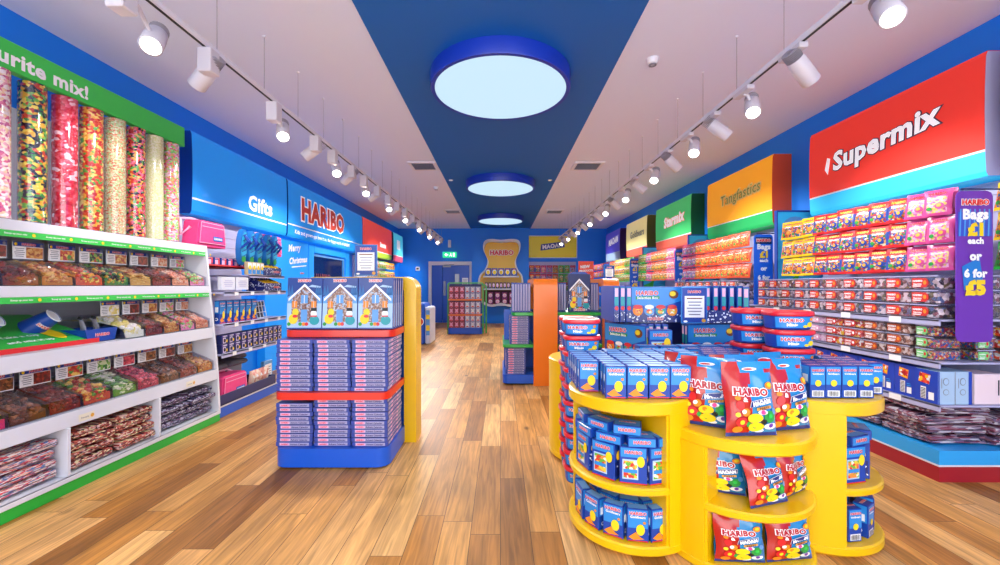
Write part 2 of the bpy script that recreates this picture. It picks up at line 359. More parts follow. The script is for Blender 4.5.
# ---- ceiling: round lights
DISC = mat('lit_diffuser', '#c4e8fb', .6, emit=.5)
DISC.node_tree.nodes['Principled BSDF'].inputs['Base Color'].default_value = (.1, .11, .12, 1); RIM = mat('drum_blue', '#1238b4', .4)
for k, y in enumerate((-.35, 3.87, 7.75, 11.65)):  # first light, out of view, is added at the row's spacing for brightness
    lab = ['round blue rimmed ceiling light directly over the viewpoint', 'round blue rimmed ceiling light nearest the shop entrance, over low displays', 'middle round blue rimmed ceiling light, beyond the biggest one', 'round ceiling light closest to the back wall'][k]
    e = empty('round_ceiling_light', lab, 'ceiling light', (.0, y, ZC-.15))
    m = MB(); m.lathe([(.62, 0), (.655, 0), (.66, .01), (.66, .138), (.4, .138)], RIM, 64, cap=False); m.obj('drum', e, ang=60)
    m = MB(); m.lathe([(.0, .004), (.62, .004)], DISC, 64, cap=False); m.obj('diffuser', e)
    L = bpy.data.lights.new('disc_light', 'SPOT'); L.energy = 60; L.spot_size = math.radians(165); L.spot_blend = .6; L.color = (.9, .97, 1); L.shadow_soft_size = .25
    lo = bpy.data.objects.new('disc_light', L); C.objects.link(lo); lo.parent = e; lo.location = (0, 0, -.03)
# vents
for x0, x1, y0, y1, lab in ((-1.5, -1.05, 6.5, 6.95, 'square white ceiling vent beside the row of gift wall spotlights'), (1.2, 1.68, 6.5, 6.95, 'square white ceiling vent on the bag wall side, nearer'),
                            (-1.5, -1.05, 10.6, 11.1, 'small looking ceiling vent near back wall, on gift wall side'), (1.2, 1.68, 10.6, 11.1, 'small looking ceiling vent near back wall, bag wall side')):
    e = empty('ceiling_vent', lab, 'vent', ((x0+x1)/2, (y0+y1)/2, ZC)); w = (x1-x0)/2; d = (y1-y0)/2
    m = MB()
    for a, b, c_, d_ in ((-w, w, -d, -d+.05), (-w, w, d-.05, d), (-w, -w+.05, -d+.05, d-.05), (w-.05, w, -d+.05, d-.05)): m.box(a, b, c_, d_, -.02, 0, WHITEM)
    m.obj('frame', e)
    m = MB(); m.box(-w+.05, w-.05, -d+.05, d-.05, -.006, 0, DK)
    for i in range(7):
        y = -d+.08+i*(2*d-.16)/6; m.box(-w+.05, w-.05, y, y+.016, -.02, -.012, GREY)
    m.obj('slats', e)
for x, y, lab in ((1.34, 3.57, 'round white smoke detector on the ceiling near spotlight track'), (-1.3, 8.2, 'round white smoke detector beyond the square ceiling vent')):
    e = empty('smoke_detector', lab, 'smoke detector', (x, y, ZC))
    MB().lathe([(.0, -.05), (.03, -.05), (.045, -.04), (.05, -.02), (.055, 0)], WHITEM, 20).obj('body', e)
    MB().lathe([(.02, -.056), (.034, -.056), (.034, -.05), (.02, -.05)], GREY, 16, cap=False).obj('ring', e)
for x in (-.93, .93):
    o = MB(); o.lathe([(.0, -.012), (.035, -.012), (.04, 0)], WHITE, 14, x, 7.6); o.T = Matrix.Identity(4)
    oo = o.obj('ceiling_sensor', loc=(0, 0, ZC-.012)); tag(oo, 'tiny white sensor on blue ceiling band, %s side' % ('gift wall' if x < 0 else 'bag wall'), 'sensor')

# ---- spotlight tracks
LAMPB = mat('lamp_body', '#d9d2d6', .4); FIN = mat('lamp_fins', '#a49ea6', .5)
ZT = CAMZ+1.53
for sx, side_name in ((-1, 'gift wall'), (1, 'bag wall')):
    X = 1.89*sx
    e = empty('lighting_track', 'long slim white lighting track hung on wires along the %s' % side_name, 'lighting track', (X, 0, ZT))
    MB().box(-.018, .018, .6, 13.2, 0, .035, WHITEM, .004).obj('rail', e)
    MB().box(-.009, .009, .6, 13.2, -.002, .002, DK).obj('track_slot', e)
    for i in range(23):
        y = 1.08+i*.54
        m = MB(); m.tube([(0, y, .035), (0, y, ZC-ZT)], .0018, GREY, 5); m.lathe([(.012, ZC-ZT-.012), (.012, ZC-ZT)], WHITEM, 8, 0, y); m.obj('wire', e)
    ys = [2.05, 2.62, 3.15, 3.62, 4.1, 4.6, 5.15, 5.7, 6.3, 6.9, 7.5, 8.1, 8.8, 9.5, 10.2, 10.9, 11.6, 12.3, 12.9] if sx > 0 else [2.02, 2.62, 3.38, 4.14, 4.56, 5.15, 5.6, 6.2, 6.8, 7.4, 8.0, 8.7, 9.4, 10.1, 10.8, 11.5, 12.2, 12.9]
    for i, y in enumerate(ys):
        # direction of the beam: alternately out to the wall and back towards the aisle
        wall = (i % 2 == 1)
        if wall: dv = Vector((sx*.75, .25 if i % 4 == 1 else -.1, -.62))
        else: dv = Vector((-sx*.3, -.55, -.65))
        dv.normalize()
        s = empty('track_spotlight', 'white track spotlight on the %s track, %s from the shop entrance, aimed %s' % (side_name, ORD[i] if i < 16 else ['seventeenth', 'eighteenth', 'nineteenth'][i-16], 'at wall' if wall else 'at aisle'), 'spotlight', (X, y, ZT), 0, 'track spotlights')
        m = MB()
        if sx < 0: m.box(-.045, .045, -.045, .045, -.16, -.004, LAMPB, .006)
        else: m.box(-.03, .03, -.1, .1, -.04, -.004, LAMPB, .006)
        m.obj('driver_box', s)
        q = dv.to_track_quat('-Z', 'Y').to_matrix().to_4x4()
        hx = Vector((sx*.07, (.27 if not wall else .06) if sx < 0 else 0, -.14))
        m = MB(); m.tube([(0, 0, -.04), (hx.x*.5, hx.y*.5, -.05), tuple(hx)], .012, LAMPB); m.obj('arm', s)
        T = Matrix.Translation(hx) @ q
        m = MB(); m.T = T
        m.lathe([(.0, .1), (.045, .1), (.052, .09), (.055, .0), (.055, -.09), (.05, -.095), (.046, -.095), (.046, -.08)], LAMPB, 22, cap=False)
        m.obj('head', s, ang=50)
        m = MB(); m.T = T
        for k in range(6): m.lathe([(.02, .1+k*.011), (.05, .1+k*.011), (.05, .104+k*.011), (.02, .104+k*.011)], FIN, 16, cap=False)
        m.obj('cooling_fins', s)
        m = MB(); m.T = T; m.lathe([(.0, -.082), (.046, -.082)], LENS, 20, cap=False); m.obj('lens', s)
        L = bpy.data.lights.new('spot_light', 'SPOT'); L.energy = (28 if wall else 30)*(1+y/8); L.spot_size = math.radians(78 if wall else 95); L.spot_blend = .7
        L.color = (1, .95, .9); L.shadow_soft_size = .03
        lo = bpy.data.objects.new('spot_light', L); C.objects.link(lo); lo.parent = s
        lo.matrix_local = Matrix.Translation(hx+dv*.11) @ q

# ================================================================== WALL SIGNS
def glow(m, s):
    b = m.node_tree.nodes['Principled BSDF']; b.inputs['Emission Color'].default_value = b.inputs['Base Color'].default_value; b.inputs['Emission Strength'].default_value = s
def sign(name, label, wall, y0, y1, z0, z1, bands, glare=None, depth=.25, endcol=None, xface=None):
    """curved lightbox on a side wall. local x runs along the wall (left to right as read), front is -y, z up"""
    w = y1-y0
    e = empty(name, label, 'sign', (XL if wall < 0 else XR, (y0+y1)/2, 0), (PI/2 if wall < 0 else -PI/2), 'wall signs')
    m = MB(); n = 26
    def yy(t):
        # rounded top and bottom, slight belly
        return -(depth*(1-.05*(2*t-1)**2-.05*max(0, (abs(2*t-1)-.94)/.06)**2))
    zs = sorted(set([z0+(z1-z0)*i/n for i in range(n+1)]+[b[0] for b in bands]+[b[1] for b in bands if b[1] <= z1]))
    zs = [z for z in zs if z0-1e-6 <= z <= z1+1e-6]
    for a, b in zip(zs, zs[1:]):
        c = next((k[2] for k in bands if k[0]-1e-5 <= (a+b)/2 <= k[1]+1e-5), bands[0][2])
        m.add([(-w/2, yy((a-z0)/(z1-z0)), a), (w/2, yy((a-z0)/(z1-z0)), a), (w/2, yy((b-z0)/(z1-z0)), b), (-w/2, yy((b-z0)/(z1-z0)), b)], [(0, 1, 2, 3)], c)
    m.box(-w/2, w/2, yy(1), 0, z1-.004, z1, bands[-1][2]); m.box(-w/2, w/2, yy(0), 0, z0, z0+.004, bands[0][2])
    m.obj('panel', e, ang=20)
    for s in (-1, 1):
        m = MB(); pts = [(yy(i/n)+.004, z0+(z1-z0)*i/n) for i in range(n+1)]
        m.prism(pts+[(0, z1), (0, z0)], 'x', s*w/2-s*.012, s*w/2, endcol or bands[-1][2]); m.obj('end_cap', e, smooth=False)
    return e, Face(None, lambda u, v, o: (u, yy(min(1, max(0, (v-z0)/(z1-z0))))-o, v), .0035)
def letter(e, face, name, fn):
    m = MB(); face.mb = m; fn(face); return m.obj(name, e, smooth=False)
SWHITE = mat('sign_white', '#ffffff', .5, emit=.15)
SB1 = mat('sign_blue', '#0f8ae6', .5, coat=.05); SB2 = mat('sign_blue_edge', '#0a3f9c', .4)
z0, zl, z1 = 2.06, 2.215, 2.95
e, f = sign('wall_sign', 'sky blue wall sign reading Gifts', -1, 4.34, 6.26, z0, z1, [(z0, zl, SB1), (zl, zl+.02, WHITE), (zl+.02, z1, SB1)], endcol=SB2)
letter(e, f, 'lettering', lambda f: f.text('Gifts', .27, 2.38, None, .19, SWHITE, .035))
SR = mat('sign_letter_red', '#e8503c', .4)
e, f = sign('wall_sign', 'sky blue wall sign with big red letters and white slogan', -1, 6.3, 9.68, z0, z1, [(z0, zl+.03, SB1), (zl+.03, zl+.05, WHITE), (zl+.05, z1, SB1)], endcol=SB2)
def fn(f):
    f.text('HARIBO', -.37, 2.56, 1.76, None, SWHITE, .1, 1); f.text('HARIBO', -.37, 2.56, 1.76, None, SR, .05, 2)
    f.text('Kids and grown-ups love it so, the happy world of HARIBO', -.3, 2.15, 2.35, None, SWHITE, .02, 1)
letter(e, f, 'lettering', fn)
S3 = mat('sign_red_orange', '#ee4a30', .35, coat=.05); S3b = mat('sign_lime', '#a8cf2c', .4)
e, f = sign('wall_sign', 'red wall sign with lime green base strip beyond the slogan sign', -1, 9.72, 12.3, z0, z1, [(z0, 2.2, S3b), (2.2, 2.22, WHITE), (2.22, z1, S3)], endcol=DRED)
letter(e, f, 'lettering', lambda f: f.text('Starmix', .35, 2.42, None, .12, SWHITE, .06))
S4 = mat('sign_aqua', '#5cd3ee', .4); S4b = mat('sign_coral', '#e8586e', .4)
e, f = sign('wall_sign', 'aqua wall sign with coral base, at back end of gift wall', -1, 12.5, 13.7, z0, z1, [(z0, 2.24, S4b), (2.24, 2.26, WHITE), (2.26, z1, S4)], endcol=NAVY)
letter(e, f, 'lettering', lambda f: f.rect(-.2, 2.45, .2, 2.75, SWHITE))
# right wall
CYANS = mat('sign_cyan_base', '#35c3f4', .5)
S5 = mat('sign_bright_red', '#e23324', .5, coat=.05)
e, f = sign('wall_sign', 'red wall sign of big white lettering with cyan base strip', 1, 2.87, 4.5, z0, z1, [(z0, 2.235, CYANS), (2.235, 2.25, WHITE), (2.25, z1, S5)], endcol=LILAC)
INK = mat('letter_outline', '#3a2a4a', .5)
def fn(f):
    f.logo('Supermix', .02, 2.57, 1.0, None, SWHITE, INK, 1, .12, .09, .075, .04)
    f.poly([(-.55, 2.44), (-.52, 2.6), (-.56, 2.62), (-.59, 2.5)], SWHITE, 2)
letter(e, f, 'lettering', fn)
e, f = sign('wall_sign', 'deep red wall sign cut by the frame beyond the red lettered one', 1, 1.1, 2.72, z0, z1, [(z0, 2.235, CYANS), (2.235, 2.25, WHITE), (2.25, z1, DRED)], endcol=DRED)
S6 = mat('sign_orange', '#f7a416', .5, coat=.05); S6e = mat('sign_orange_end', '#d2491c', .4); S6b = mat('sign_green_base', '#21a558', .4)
e, f = sign('wall_sign', 'orange yellow wall sign with green base strip', 1, 5.12, 6.72, z0, z1, [(z0, 2.235, S6b), (2.235, 2.25, WHITE), (2.25, z1, S6)], endcol=S6e)
letter(e, f, 'lettering', lambda f: f.logo('Tangfastics', .1, 2.58, .95, None, mat('tang_letters', '#8a9a3a', .4), mat('tang_edge', '#f6e08a', .4), 1, .1, .04, .1, .0))
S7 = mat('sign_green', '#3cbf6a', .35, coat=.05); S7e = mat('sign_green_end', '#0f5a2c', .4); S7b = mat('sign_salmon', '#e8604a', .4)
e, f = sign('wall_sign', 'green wall sign with coral base strip, between orange and cream signs', 1, 7.3, 8.95, z0, z1, [(z0, 2.235, S7b), (2.235, 2.25, WHITE), (2.25, z1, S7)], endcol=S7e)
letter(e, f, 'lettering', lambda f: f.logo('Starmix', .1, 2.6, .9, None, SWHITE, S7b, 1, .1, .04, .08, .05))
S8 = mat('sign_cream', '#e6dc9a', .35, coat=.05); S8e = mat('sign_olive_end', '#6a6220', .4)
e, f = sign('wall_sign', 'cream wall sign with coral base strip and grey lettering', 1, 9.5, 11.05, z0, z1, [(z0, 2.235, S7b), (2.235, 2.25, WHITE), (2.25, z1, S8)], endcol=S8e)
letter(e, f, 'lettering', lambda f: f.text('Goldbears', .1, 2.6, 1.0, None, mat('olive_text', '#6f7486', .4), .03))
S9 = mat('sign_purple', '#4a3fb4', .35, coat=.05)
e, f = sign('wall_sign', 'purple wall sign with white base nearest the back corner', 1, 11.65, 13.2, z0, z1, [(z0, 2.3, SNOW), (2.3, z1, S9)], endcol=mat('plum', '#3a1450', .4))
letter(e, f, 'lettering', lambda f: f.text('MAOAM', .1, 2.65, 1.0, None, SWHITE, .05, 1, .1, .05))
for q in (SB1, S3, S5, S6, S7, S8, S9, S4, S6b, S7b, CYANS): glow(q, .2)
# back wall sign
e = empty('wall_sign', 'yellow wall sign with tilted blue lettered badge on back wall', 'sign', (1.8, YB, 0), 0, 'wall signs')
SY = mat('sign_lemon', '#f0e02c', .35, coat=.05)
m = MB(); m.box(-.83, .83, -.1, 0, 2.27, 3.0, SY, .02); m.obj('panel', e)
m = MB(); m.box(-.85, -.83, -.1, 0, 2.25, 3.02, WHITE); m.box(.83, .85, -.1, 0, 2.25, 3.02, WHITE); m.box(-.83, .83, -.1, 0, 3.0, 3.02, WHITE); m.box(-.83, .83, -.1, 0, 2.25, 2.27, WHITE); m.obj('frame', e)
m = MB(); f = front(m, -.1, .002); f.poly([(-.42, 2.5), (.42, 2.62), (.4, 2.82), (-.4, 2.72)], PBLUE, 1); f.text('MAOAM', 0, 2.665, .7, None, WHITE, .05, 2, .1, .13); m.obj('badge', e, smooth=False)

# bear-outline display recess on the column
def spline(pts, n=6):
    out = []; k = len(pts)
    for i in range(k):
        p0, p1, p2, p3 = [Vector(pts[(i+j-1) % k]) for j in range(4)]
        for t in range(n):
            u = t/n; out.append(tuple(.5*((2*p1)+(-p0+p2)*u+(2*p0-5*p1+4*p2-p3)*u*u+(-p0+3*p1-3*p2+p3)*u**3)))
    return out
out = [(-.35, 2.86), (0, 2.83), (.4, 2.86), (.62, 2.78), (.64, 2.5), (.5, 2.15), (.56, 1.85), (.72, 1.6), (.74, 1.1), (.66, .72), (.36, .58), (0, .64), (-.32, .58), (-.66, .72), (-.78, 1.1), (-.74, 1.6), (-.54, 1.85), (-.46, 2.15), (-.6, 2.5), (-.56, 2.78)]
P2 = spline(out, 5); cen = Vector((0, 1.6))
e = empty('wavy_wall_display', 'wavy white rimmed yellow display panel on the blue column', 'display', (.02, 13.85, 0))
IN = [tuple(cen+(Vector(p)-cen)*.93) for p in P2]
m = MB(); n = len(P2)
vs = [(p[0], -.26, p[1]) for p in P2]+[(p[0], -.26, p[1]) for p in IN]+[(p[0], 0, p[1]) for p in P2]+[(p[0], -.02, p[1]) for p in IN]
fs = []
for i in range(n):
    j = (i+1) % n; fs += [(i, j, n+j, n+i), (i, 2*n+i, 2*n+j, j), (n+i, n+j, 3*n+j, 3*n+i)]
m.add(vs, fs, W); m.obj('rim', e)
m = MB(); m.prism(IN, 'y', -.03, -.01, mat('display_yellow', '#f0b91c', .35, coat=.05)); m.obj('back_panel', e)
m = MB(); f = front(m, -.032, .003); f.logo('HARIBO', .02, 2.42, .78, None, REDP, WHITE, 1, 0, 0, .12, .05); m.obj('lettering', e, smooth=False)
for z in (1.62, 1.2, .66):
    hw = .6 if z > 1 else .5
    MB().box(-hw, hw, -.25, -.03, z-.05, z, W, .005).obj('shelf', e)
m = MB(); m.box(-.58, .58, -.035, -.031, .67, 1.14, mat('recess_maroon', '#4a1c2c', .6)); m.obj('recess_panel', e)
# ================================================================== PRODUCTS (each built once, then copied)
def carton_geo(mb, w, d, h, body=PBLUE, face=PSKY, seal=True, bar=False):
    mb.box(-w/2, w/2, -d/2, d/2, 0, h, body, .002)
    f = front(mb, -d/2); f.rect(-w*.46, h*.42, w*.46, h*.97, face); f.logo('HARIBO', 0, h*.87, w*.78, None, REDP, WHITE, 2)
    f.text('Premium' if False else 'Goldbears', 0, h*.76, w*.7, None, WHITE, .03, 2)
    if bar:
        f.rect(-w*.38, h*.05, w*.38, h*.24, WHITE, 1)
        for i in range(9): f.rect(-w*.32+i*w*.07, h*.07, -w*.32+i*w*.07+w*.035*(1+(i % 3)*.3)*.8, h*.22, DK, 2)
        f.disc(0, h*.47, w*.2, h*.1, YELP, 3)
    else:
        f.disc(w*.12, h*.38, w*.2, h*.17, YELP, 3); f.poly([(-w*.44, h*.14), (-w*.1, h*.3), (w*.1, h*.16), (w*.3, h*.1), (-w*.2, h*.06)], ORAP, 2); f.disc(w*.3, h*.6, w*.07, h*.04, ORAP, 3)
        f.rect(-w*.46, h*.015, w*.46, h*.045, REDP, 1)
    for sg in (-1, 1):
        q = side(mb, sg*w/2, sg); q.rect(-d*.42, h*.45, d*.42, h*.97, face); q.rect(-d*.3, h*.5, d*.3, h*.72, WHITE, 2); q.text('C', 0, h*.2, None, h*.12, WHITE, .04, 2)
    t = top(mb, h); t.rect(-w*.44, -d*.42, w*.44, d*.42, ICE if not bar else PBLUE); 
    if bar: t.logo('HARIBO', 0, 0, w*.8, None, REDP, WHITE, 2)
def one(name, fn, cat):
    mb = MB(); fn(mb); o = mb.obj(name); tag(o, '-', cat); return Proto(o, cat)
CARTON = one('sweet_carton', lambda mb: carton_geo(mb, .098, .05, .155), 'sweet box')
CARTONB = one('sweet_carton', lambda mb: carton_geo(mb, .072, .06, .155, PBLUE, PSKY, True, True), 'sweet box')
# house shaped gift pack with a window
def house(mb):
    w, d, h = .125, .07, .175
    mb.box(-w/2, w/2, -d/2, d/2, 0, h, PBLUE, .002); f = front(mb, -d/2)
    f.rect(-w*.46, h*.72, w*.46, h*.97, PSKY); f.logo('HARIBO', 0, h*.86, w*.62, None, REDP, WHITE, 2)
    f.rect(-w*.4, h*.12, w*.18, h*.66, SNOW, 1); f.rect(-w*.36, h*.16, w*.14, h*.62, ARTJOLLY, 2); f.rect(-w*.36, h*.3, w*.14, h*.4, PSKY, 3)
    f.disc(w*.27, h*.62, w*.14, h*.15, YELP, 3); f.rect(-w*.5, 0, w*.5, h*.03, REDP)
    for sg in (-1, 1):
        q = side(mb, sg*w/2, sg); q.rect(-d*.42, h*.1, d*.42, h*.5, STARS); q.disc(0, h*.66, d*.3, h*.13, YELP, 2)
    t = top(mb, h); t.rect(-w*.44, -d*.42, w*.44, d*.42, PSKY); t.logo('HARIBO', 0, 0, w*.7, None, REDP, WHITE, 2)
HOUSE = one('gift_pack', house, 'gift box')
def flatpack(mb):
    w, d, h = .13, .1, .045
    mb.box(-w/2, w/2, -d/2, d/2, 0, h, PBLUE, .002); front(mb, -d/2).rect(-w*.47, h*.1, w*.47, h*.9, PSKY).logo('HARIBO', 0, h*.55, w*.6, None, REDP, WHITE, 2)
    t = top(mb, h); t.rect(-w*.45, -d*.44, w*.45, d*.44, PSKY); t.logo('HARIBO', 0, 0, w*.6, None, REDP, WHITE, 2)
FLAT = one('flat_sweet_box', flatpack, 'sweet box')
# calendars
CW, CD, CH = .262, .032, .385
def cal_art(mb, w, h, y, dark=False):
    f = front(mb, y); f.rect(-w*.49, h*.01, w*.49, h*.99, NIGHT if not dark else NAVY); f.rect(-w*.49, h*.03, w*.49, h*.5, SNOW if not dark else STARS, 2)
    if not dark:
        f.poly([(-w*.49, h*.5), (-w*.49, h*.62), (-w*.3, h*.7), (-w*.1, h*.62), (w*.1, h*.7), (w*.3, h*.66), (w*.49, h*.72), (w*.49, h*.5)], ICE, 2)
        for x in (-.44, -.36, .34, .4, .46): f.poly([(w*(x-.05), h*.66), (w*(x+.05), h*.66), (w*x, h*.86)], mat('fir_print', '#2a6aa8', .5), 3)
        f.poly([(w*.1, h*.82), (w*.2, h*.86), (w*.46, h*.83), (w*.44, h*.8)], SNOW, 3)
    hb = h*.14; f.poly([(-w*.36, hb), (w*.36, hb), (w*.36, h*.58), (0, h*.82), (-w*.36, h*.58)], SNOWM, 4)
    for s in (-1, 1): f.poly([(0, h*.88), (0, h*.83), (s*w*.45, h*.54), (s*w*.45, h*.59)], WHITE, 5)
    f.rect(-w*.1, h*.5, w*.1, h*.66, ICE, 5); f.rect(-w*.01, h*.5, w*.01, h*.66, WHITE, 6)
    for x in (-.27, .27):
        f.rect(w*(x-.07), h*.42, w*(x+.07), h*.54, ORAP, 5); f.rect(w*(x-.005), h*.42, w*(x+.005), h*.54, WHITE, 6)
    f.rect(-w*.09, hb, w*.09, h*.38, ICE, 5)
    # gift pile, snowman, sweets in the snow
    f.disc(-w*.3, h*.2, w*.13, h*.1, YELP, 6); f.disc(-w*.24, h*.33, w*.09, h*.07, YELP, 6); f.disc(-w*.25, h*.25, w*.07, h*.03, REDP, 7)
    f.disc(w*.3, h*.17, w*.14, h*.09, TEAL, 6); f.disc(w*.28, h*.3, w*.09, h*.07, WHITE, 6); f.rect(w*.2, h*.35, w*.36, h*.41, DK, 7); f.rect(w*.19, h*.24, w*.37, h*.265, REDP, 7)
    for i, (x, c) in enumerate(((-.1, GRN2), (.0, ORAP), (.08, REDP), (-.42, GRN2))): f.disc(w*x, h*.1, w*.05, h*.035, c, 6)
    f.logo('HARIBO', 0, h*(.94 if not dark else .06), w*.36 if not dark else w*.5, None, REDP, WHITE, 7, 0, 0, .12)
    if dark:
        f.rect(-w*.49, h*.03, w*.49, h*.12, STARS, 3)
def calendar(mb):
    mb.box(-CW/2, CW/2, -CD/2, CD/2, 0, CH, SPINE, .002); cal_art(mb, CW, CH, -CD/2)
    for s in (-1, 1): q = side(mb, s*CW/2, s); q.rect(-CD*.35, CH*.05, CD*.35, CH*.95, SPINEP)
CAL = one('advent_calendar', calendar, 'advent calendar')
def calendar_dark(mb):
    w, h = .29, .5
    mb.box(-w/2, w/2, -.03, .03, 0, h, NAVY, .002); mb.add([(-w/2+.02, 0, h), (w/2-.02, 0, h), (w/2-.06, 0, h+.03), (-w/2+.06, 0, h+.03)], [(0, 1, 2, 3)], PBLUE); cal_art(mb, w, h, -.03, True)
CALD = one('advent_calendar', calendar_dark, 'advent calendar')
def calendar_flat(mb):   # lying flat, spine to the front
    w, d, h = CW-.006, .40, .0285
    mb.box(-w/2, w/2, -d/2, d/2, 0, h, SPINE, .0015); f = front(mb, -d/2)
    f.rect(-w*.4, h*.12, w*.42, h*.88, SPINEP); f.rect(-w*.38, h*.2, -w*.12, h*.8, LPINK, 2); f.text('HARIBO', -w*.25, h*.5, w*.2, None, REDP, .04, 3)
    f.text('Advent Calendar', w*.14, h*.5, w*.46, None, mat('spine_ink', '#27276e', .5), .03, 3)
    for s in (-1, 1):
        q = side(mb, s*w/2, s); q.rect(-d*.46, h*.15, d*.46, h*.85, SPINEP); q.rect(-d*.3, h*.25, d*.2, h*.75, LPINK, 2); q.rect(-d*.2, h*.35, d*.1, h*.65, SPINE, 3)
CALF = one('calendar_box', calendar_flat, 'advent calendar')
# selection boxes
BW, BD, BH = .375, .04, .262
def selection(mb):
    mb.box(-BW/2, BW/2, -BD/2, BD/2, 0, BH, PBLUE, .002); f = front(mb, -BD/2)
    f.rect(-BW*.49, BH*.3, BW*.49, BH*.98, PSKY); f.poly([(-BW*.49, BH*.3), (-BW*.49, BH*.5), (BW*.1, BH*.42), (BW*.49, BH*.6), (BW*.49, BH*.3)], PBLUE, 2)
    f.rect(-BW*.49, BH*.0, BW*.49, BH*.24, STARS, 2)
    f.logo('HARIBO', -BW*.16, BH*.82, BW*.42, None, REDP, WHITE, 3); f.poly([(-BW*.38, BH*.64), (BW*.08, BH*.66), (BW*.08, BH*.73), (-BW*.38, BH*.72)], GRN2, 3); f.text('Selection Box', -BW*.15, BH*.685, BW*.4, None, WHITE, .03, 4)
    for x, c in ((-.34, ORAP), (-.12, ICE), (.1, TEAL), (.32, ORAP)):
        f.disc(BW*x, BH*.33, BW*.1, BH*.15, c, 4); f.disc(BW*x, BH*.43, BW*.09, BH*.06, WHITE if c is ICE else REDP, 5); f.disc(BW*x, BH*.3, BW*.06, BH*.07, ARTJOLLY, 6)
    f.disc(BW*.35, BH*.78, BW*.09, BH*.12, BRN, 4); f.disc(BW*.33, BH*.8, BW*.06, BH*.07, YELP, 5)
    f.logo('HARIBO', 0, BH*.1, BW*.3, None, REDP, WHITE, 5)
    for s in (-1, 1):
        q = side(mb, s*BW/2, s); q.rect(-BD*.35, BH*.45, BD*.35, BH*.95, TEAL); q.rect(-BD*.3, BH*.7, BD*.3, BH*.93, LPINK, 2); q.rect(-BD*.4, BH*.02, BD*.4, BH*.3, STARS, 2); q.disc(0, BH*.38, BD*.35, BH*.06, REDP, 3)
SEL = one('selection_box', selection, 'gift box')
# tubs
def tub():
    e = empty('sweet_tub', '-', 'sweet tub')
    m = MB(); n = 40
    def rr(a, r): # squarish oval
        c, s = math.cos(a), math.sin(a); k = (abs(c)**3.2+abs(s)**3.2)**(-1/3.2); return c*k*r, s*k*r*.82
    def ring(prof, mt):
        vs = []; q = len(prof)
        for i in range(n):
            for r, z in prof: x, y = rr(2*PI*i/n, r); vs.append((x, y, z))
        m.add(vs, [(i*q+k, ((i+1) % n)*q+k, ((i+1) % n)*q+k+1, i*q+k+1) for i in range(n) for k in range(q-1)]+[tuple(i*q for i in range(n))[::-1], tuple(i*q+q-1 for i in range(n))], mt)
    ring([(.094, 0), (.1, .004), (.108, .08)], PBLUE)
    f = Face(m, lambda u, v, o: (lambda p: (p[0], p[1], v))(rr(-PI/2+u/.09, .1+v*.1+.001+o)), .0012)
    for k in (0,):
        f.rect(-.085, .012, .085, .07, PSKY, 1, 10); f.poly([(-.085, .012), (-.02, .03), (.04, .012)], PBLUE, 2); f.logo('HARIBO', -.02, .052, .09, None, REDP, WHITE, 3, 0, 0, .1); f.text('Minis', -.02, .028, None, .014, WHITE, .06, 3)
        f.disc(.055, .03, .013, .014, YELP, 3); f.disc(.06, .058, .008, .009, ORAP, 3); f.disc(.035, .02, .01, .007, YELP, 3)
    m.obj('tub_body', e, ang=50)
    m = MB(); ring([(.113, .074), (.117, .078), (.117, .093), (.112, .1), (.1, .1), (.096, .097)], LIDR); m.obj('lid', e, ang=50)
    return Proto(e, 'sweet tub')
TUB = tub()
# pillow bags ---------------------------------------------------------------
def pillow(mb, w, h, d, m, nu=8, nv=10, bulge=.6, seal=.06, wr=.12, seed=1, flare=0):
    """front -y; m = material or f(u, v, isfront)"""
    rr = random.Random(seed); ph = [rr.uniform(0, 6) for _ in range(6)]
    def th(u, v):
        a = max(0, 1-abs(2*u-1)**2.6)**.6; vv = min(1, max(0, (v-seal)/(1-2*seal))); b = max(0, 1-abs(2*vv-1)**2.4)**.6
        return d/2*a*b*(1+wr*math.sin(9*u+ph[0]+5*v)*math.sin(7*v+ph[1]))
    def xy(u, v):
        pin = 1-.07*max(0, 1-abs(2*v-1)*1.6)*0-.05*math.sin(PI*v); return (u-.5)*w*pin+flare*math.sin(8*v+ph[2])*w*.01, v*h
    for sg in (-1, 1):
        def f(u, v, sg=sg):
            x, z = xy(u, v); return (x*sg*-1 if sg > 0 else x, sg*max(th(u if sg < 0 else u, v), .0012), z)
        mm = (lambda u, v, sg=sg: m(u, v, sg < 0)) if callable(m) else m
        mb.surf(f, nu, nv, mm)
    def ff(a, b, o):
        u = a/w+.5; v = b/h
        x, z = xy(u, v); return (x, -(max(th(u, v), .0012)+o+.001), z)
    return Face(mb, ff, .0014)
def small_bag(name, body, band, art, label_cat='sweet bag', w=.15, h=.185, d=.045, blog=True, seed=1):
    def fn(mb):
        f = pillow(mb, w, h, d, lambda u, v, fr: (band if v > .7 or v < .08 else (art if fr and .12 < u < .88 else body)), 7, 10, seed=seed)
        f.logo('HARIBO', 0, h*.82, w*.6, None, REDP if band is not RED and band is not REDP else YELP, WHITE, 2, 0, 0, .05)
        f.text('Starmix' if band is RED else 'MAOAM' if band is GREEN else 'Tangfastics' if band is YELP else 'Marshmallow', 0, h*.64, w*.55, None, WHITE, .03, 2, .1, .06)
        f.disc(w*.12, h*.34, w*.17, h*.12, body, 2); f.disc(w*.1, h*.36, w*.09, h*.07, GOLD, 3); f.disc(-w*.25, h*.25, w*.1, h*.07, GRN2, 3)
    return one('hanging_bag', fn, 'sweet bag')
ARTPINK = candy('pink_print', ['#dcbc5a', '#d888b4', '#c84e90', '#e4cc84', '#e0a8cc'], 80, 0)
BAG_RED = small_bag('hanging_bag', PBLUE, RED, ARTMIX, seed=2)
BAG_YEL = small_bag('hanging_bag', ORAP, YELP, ARTMIX, seed=3)
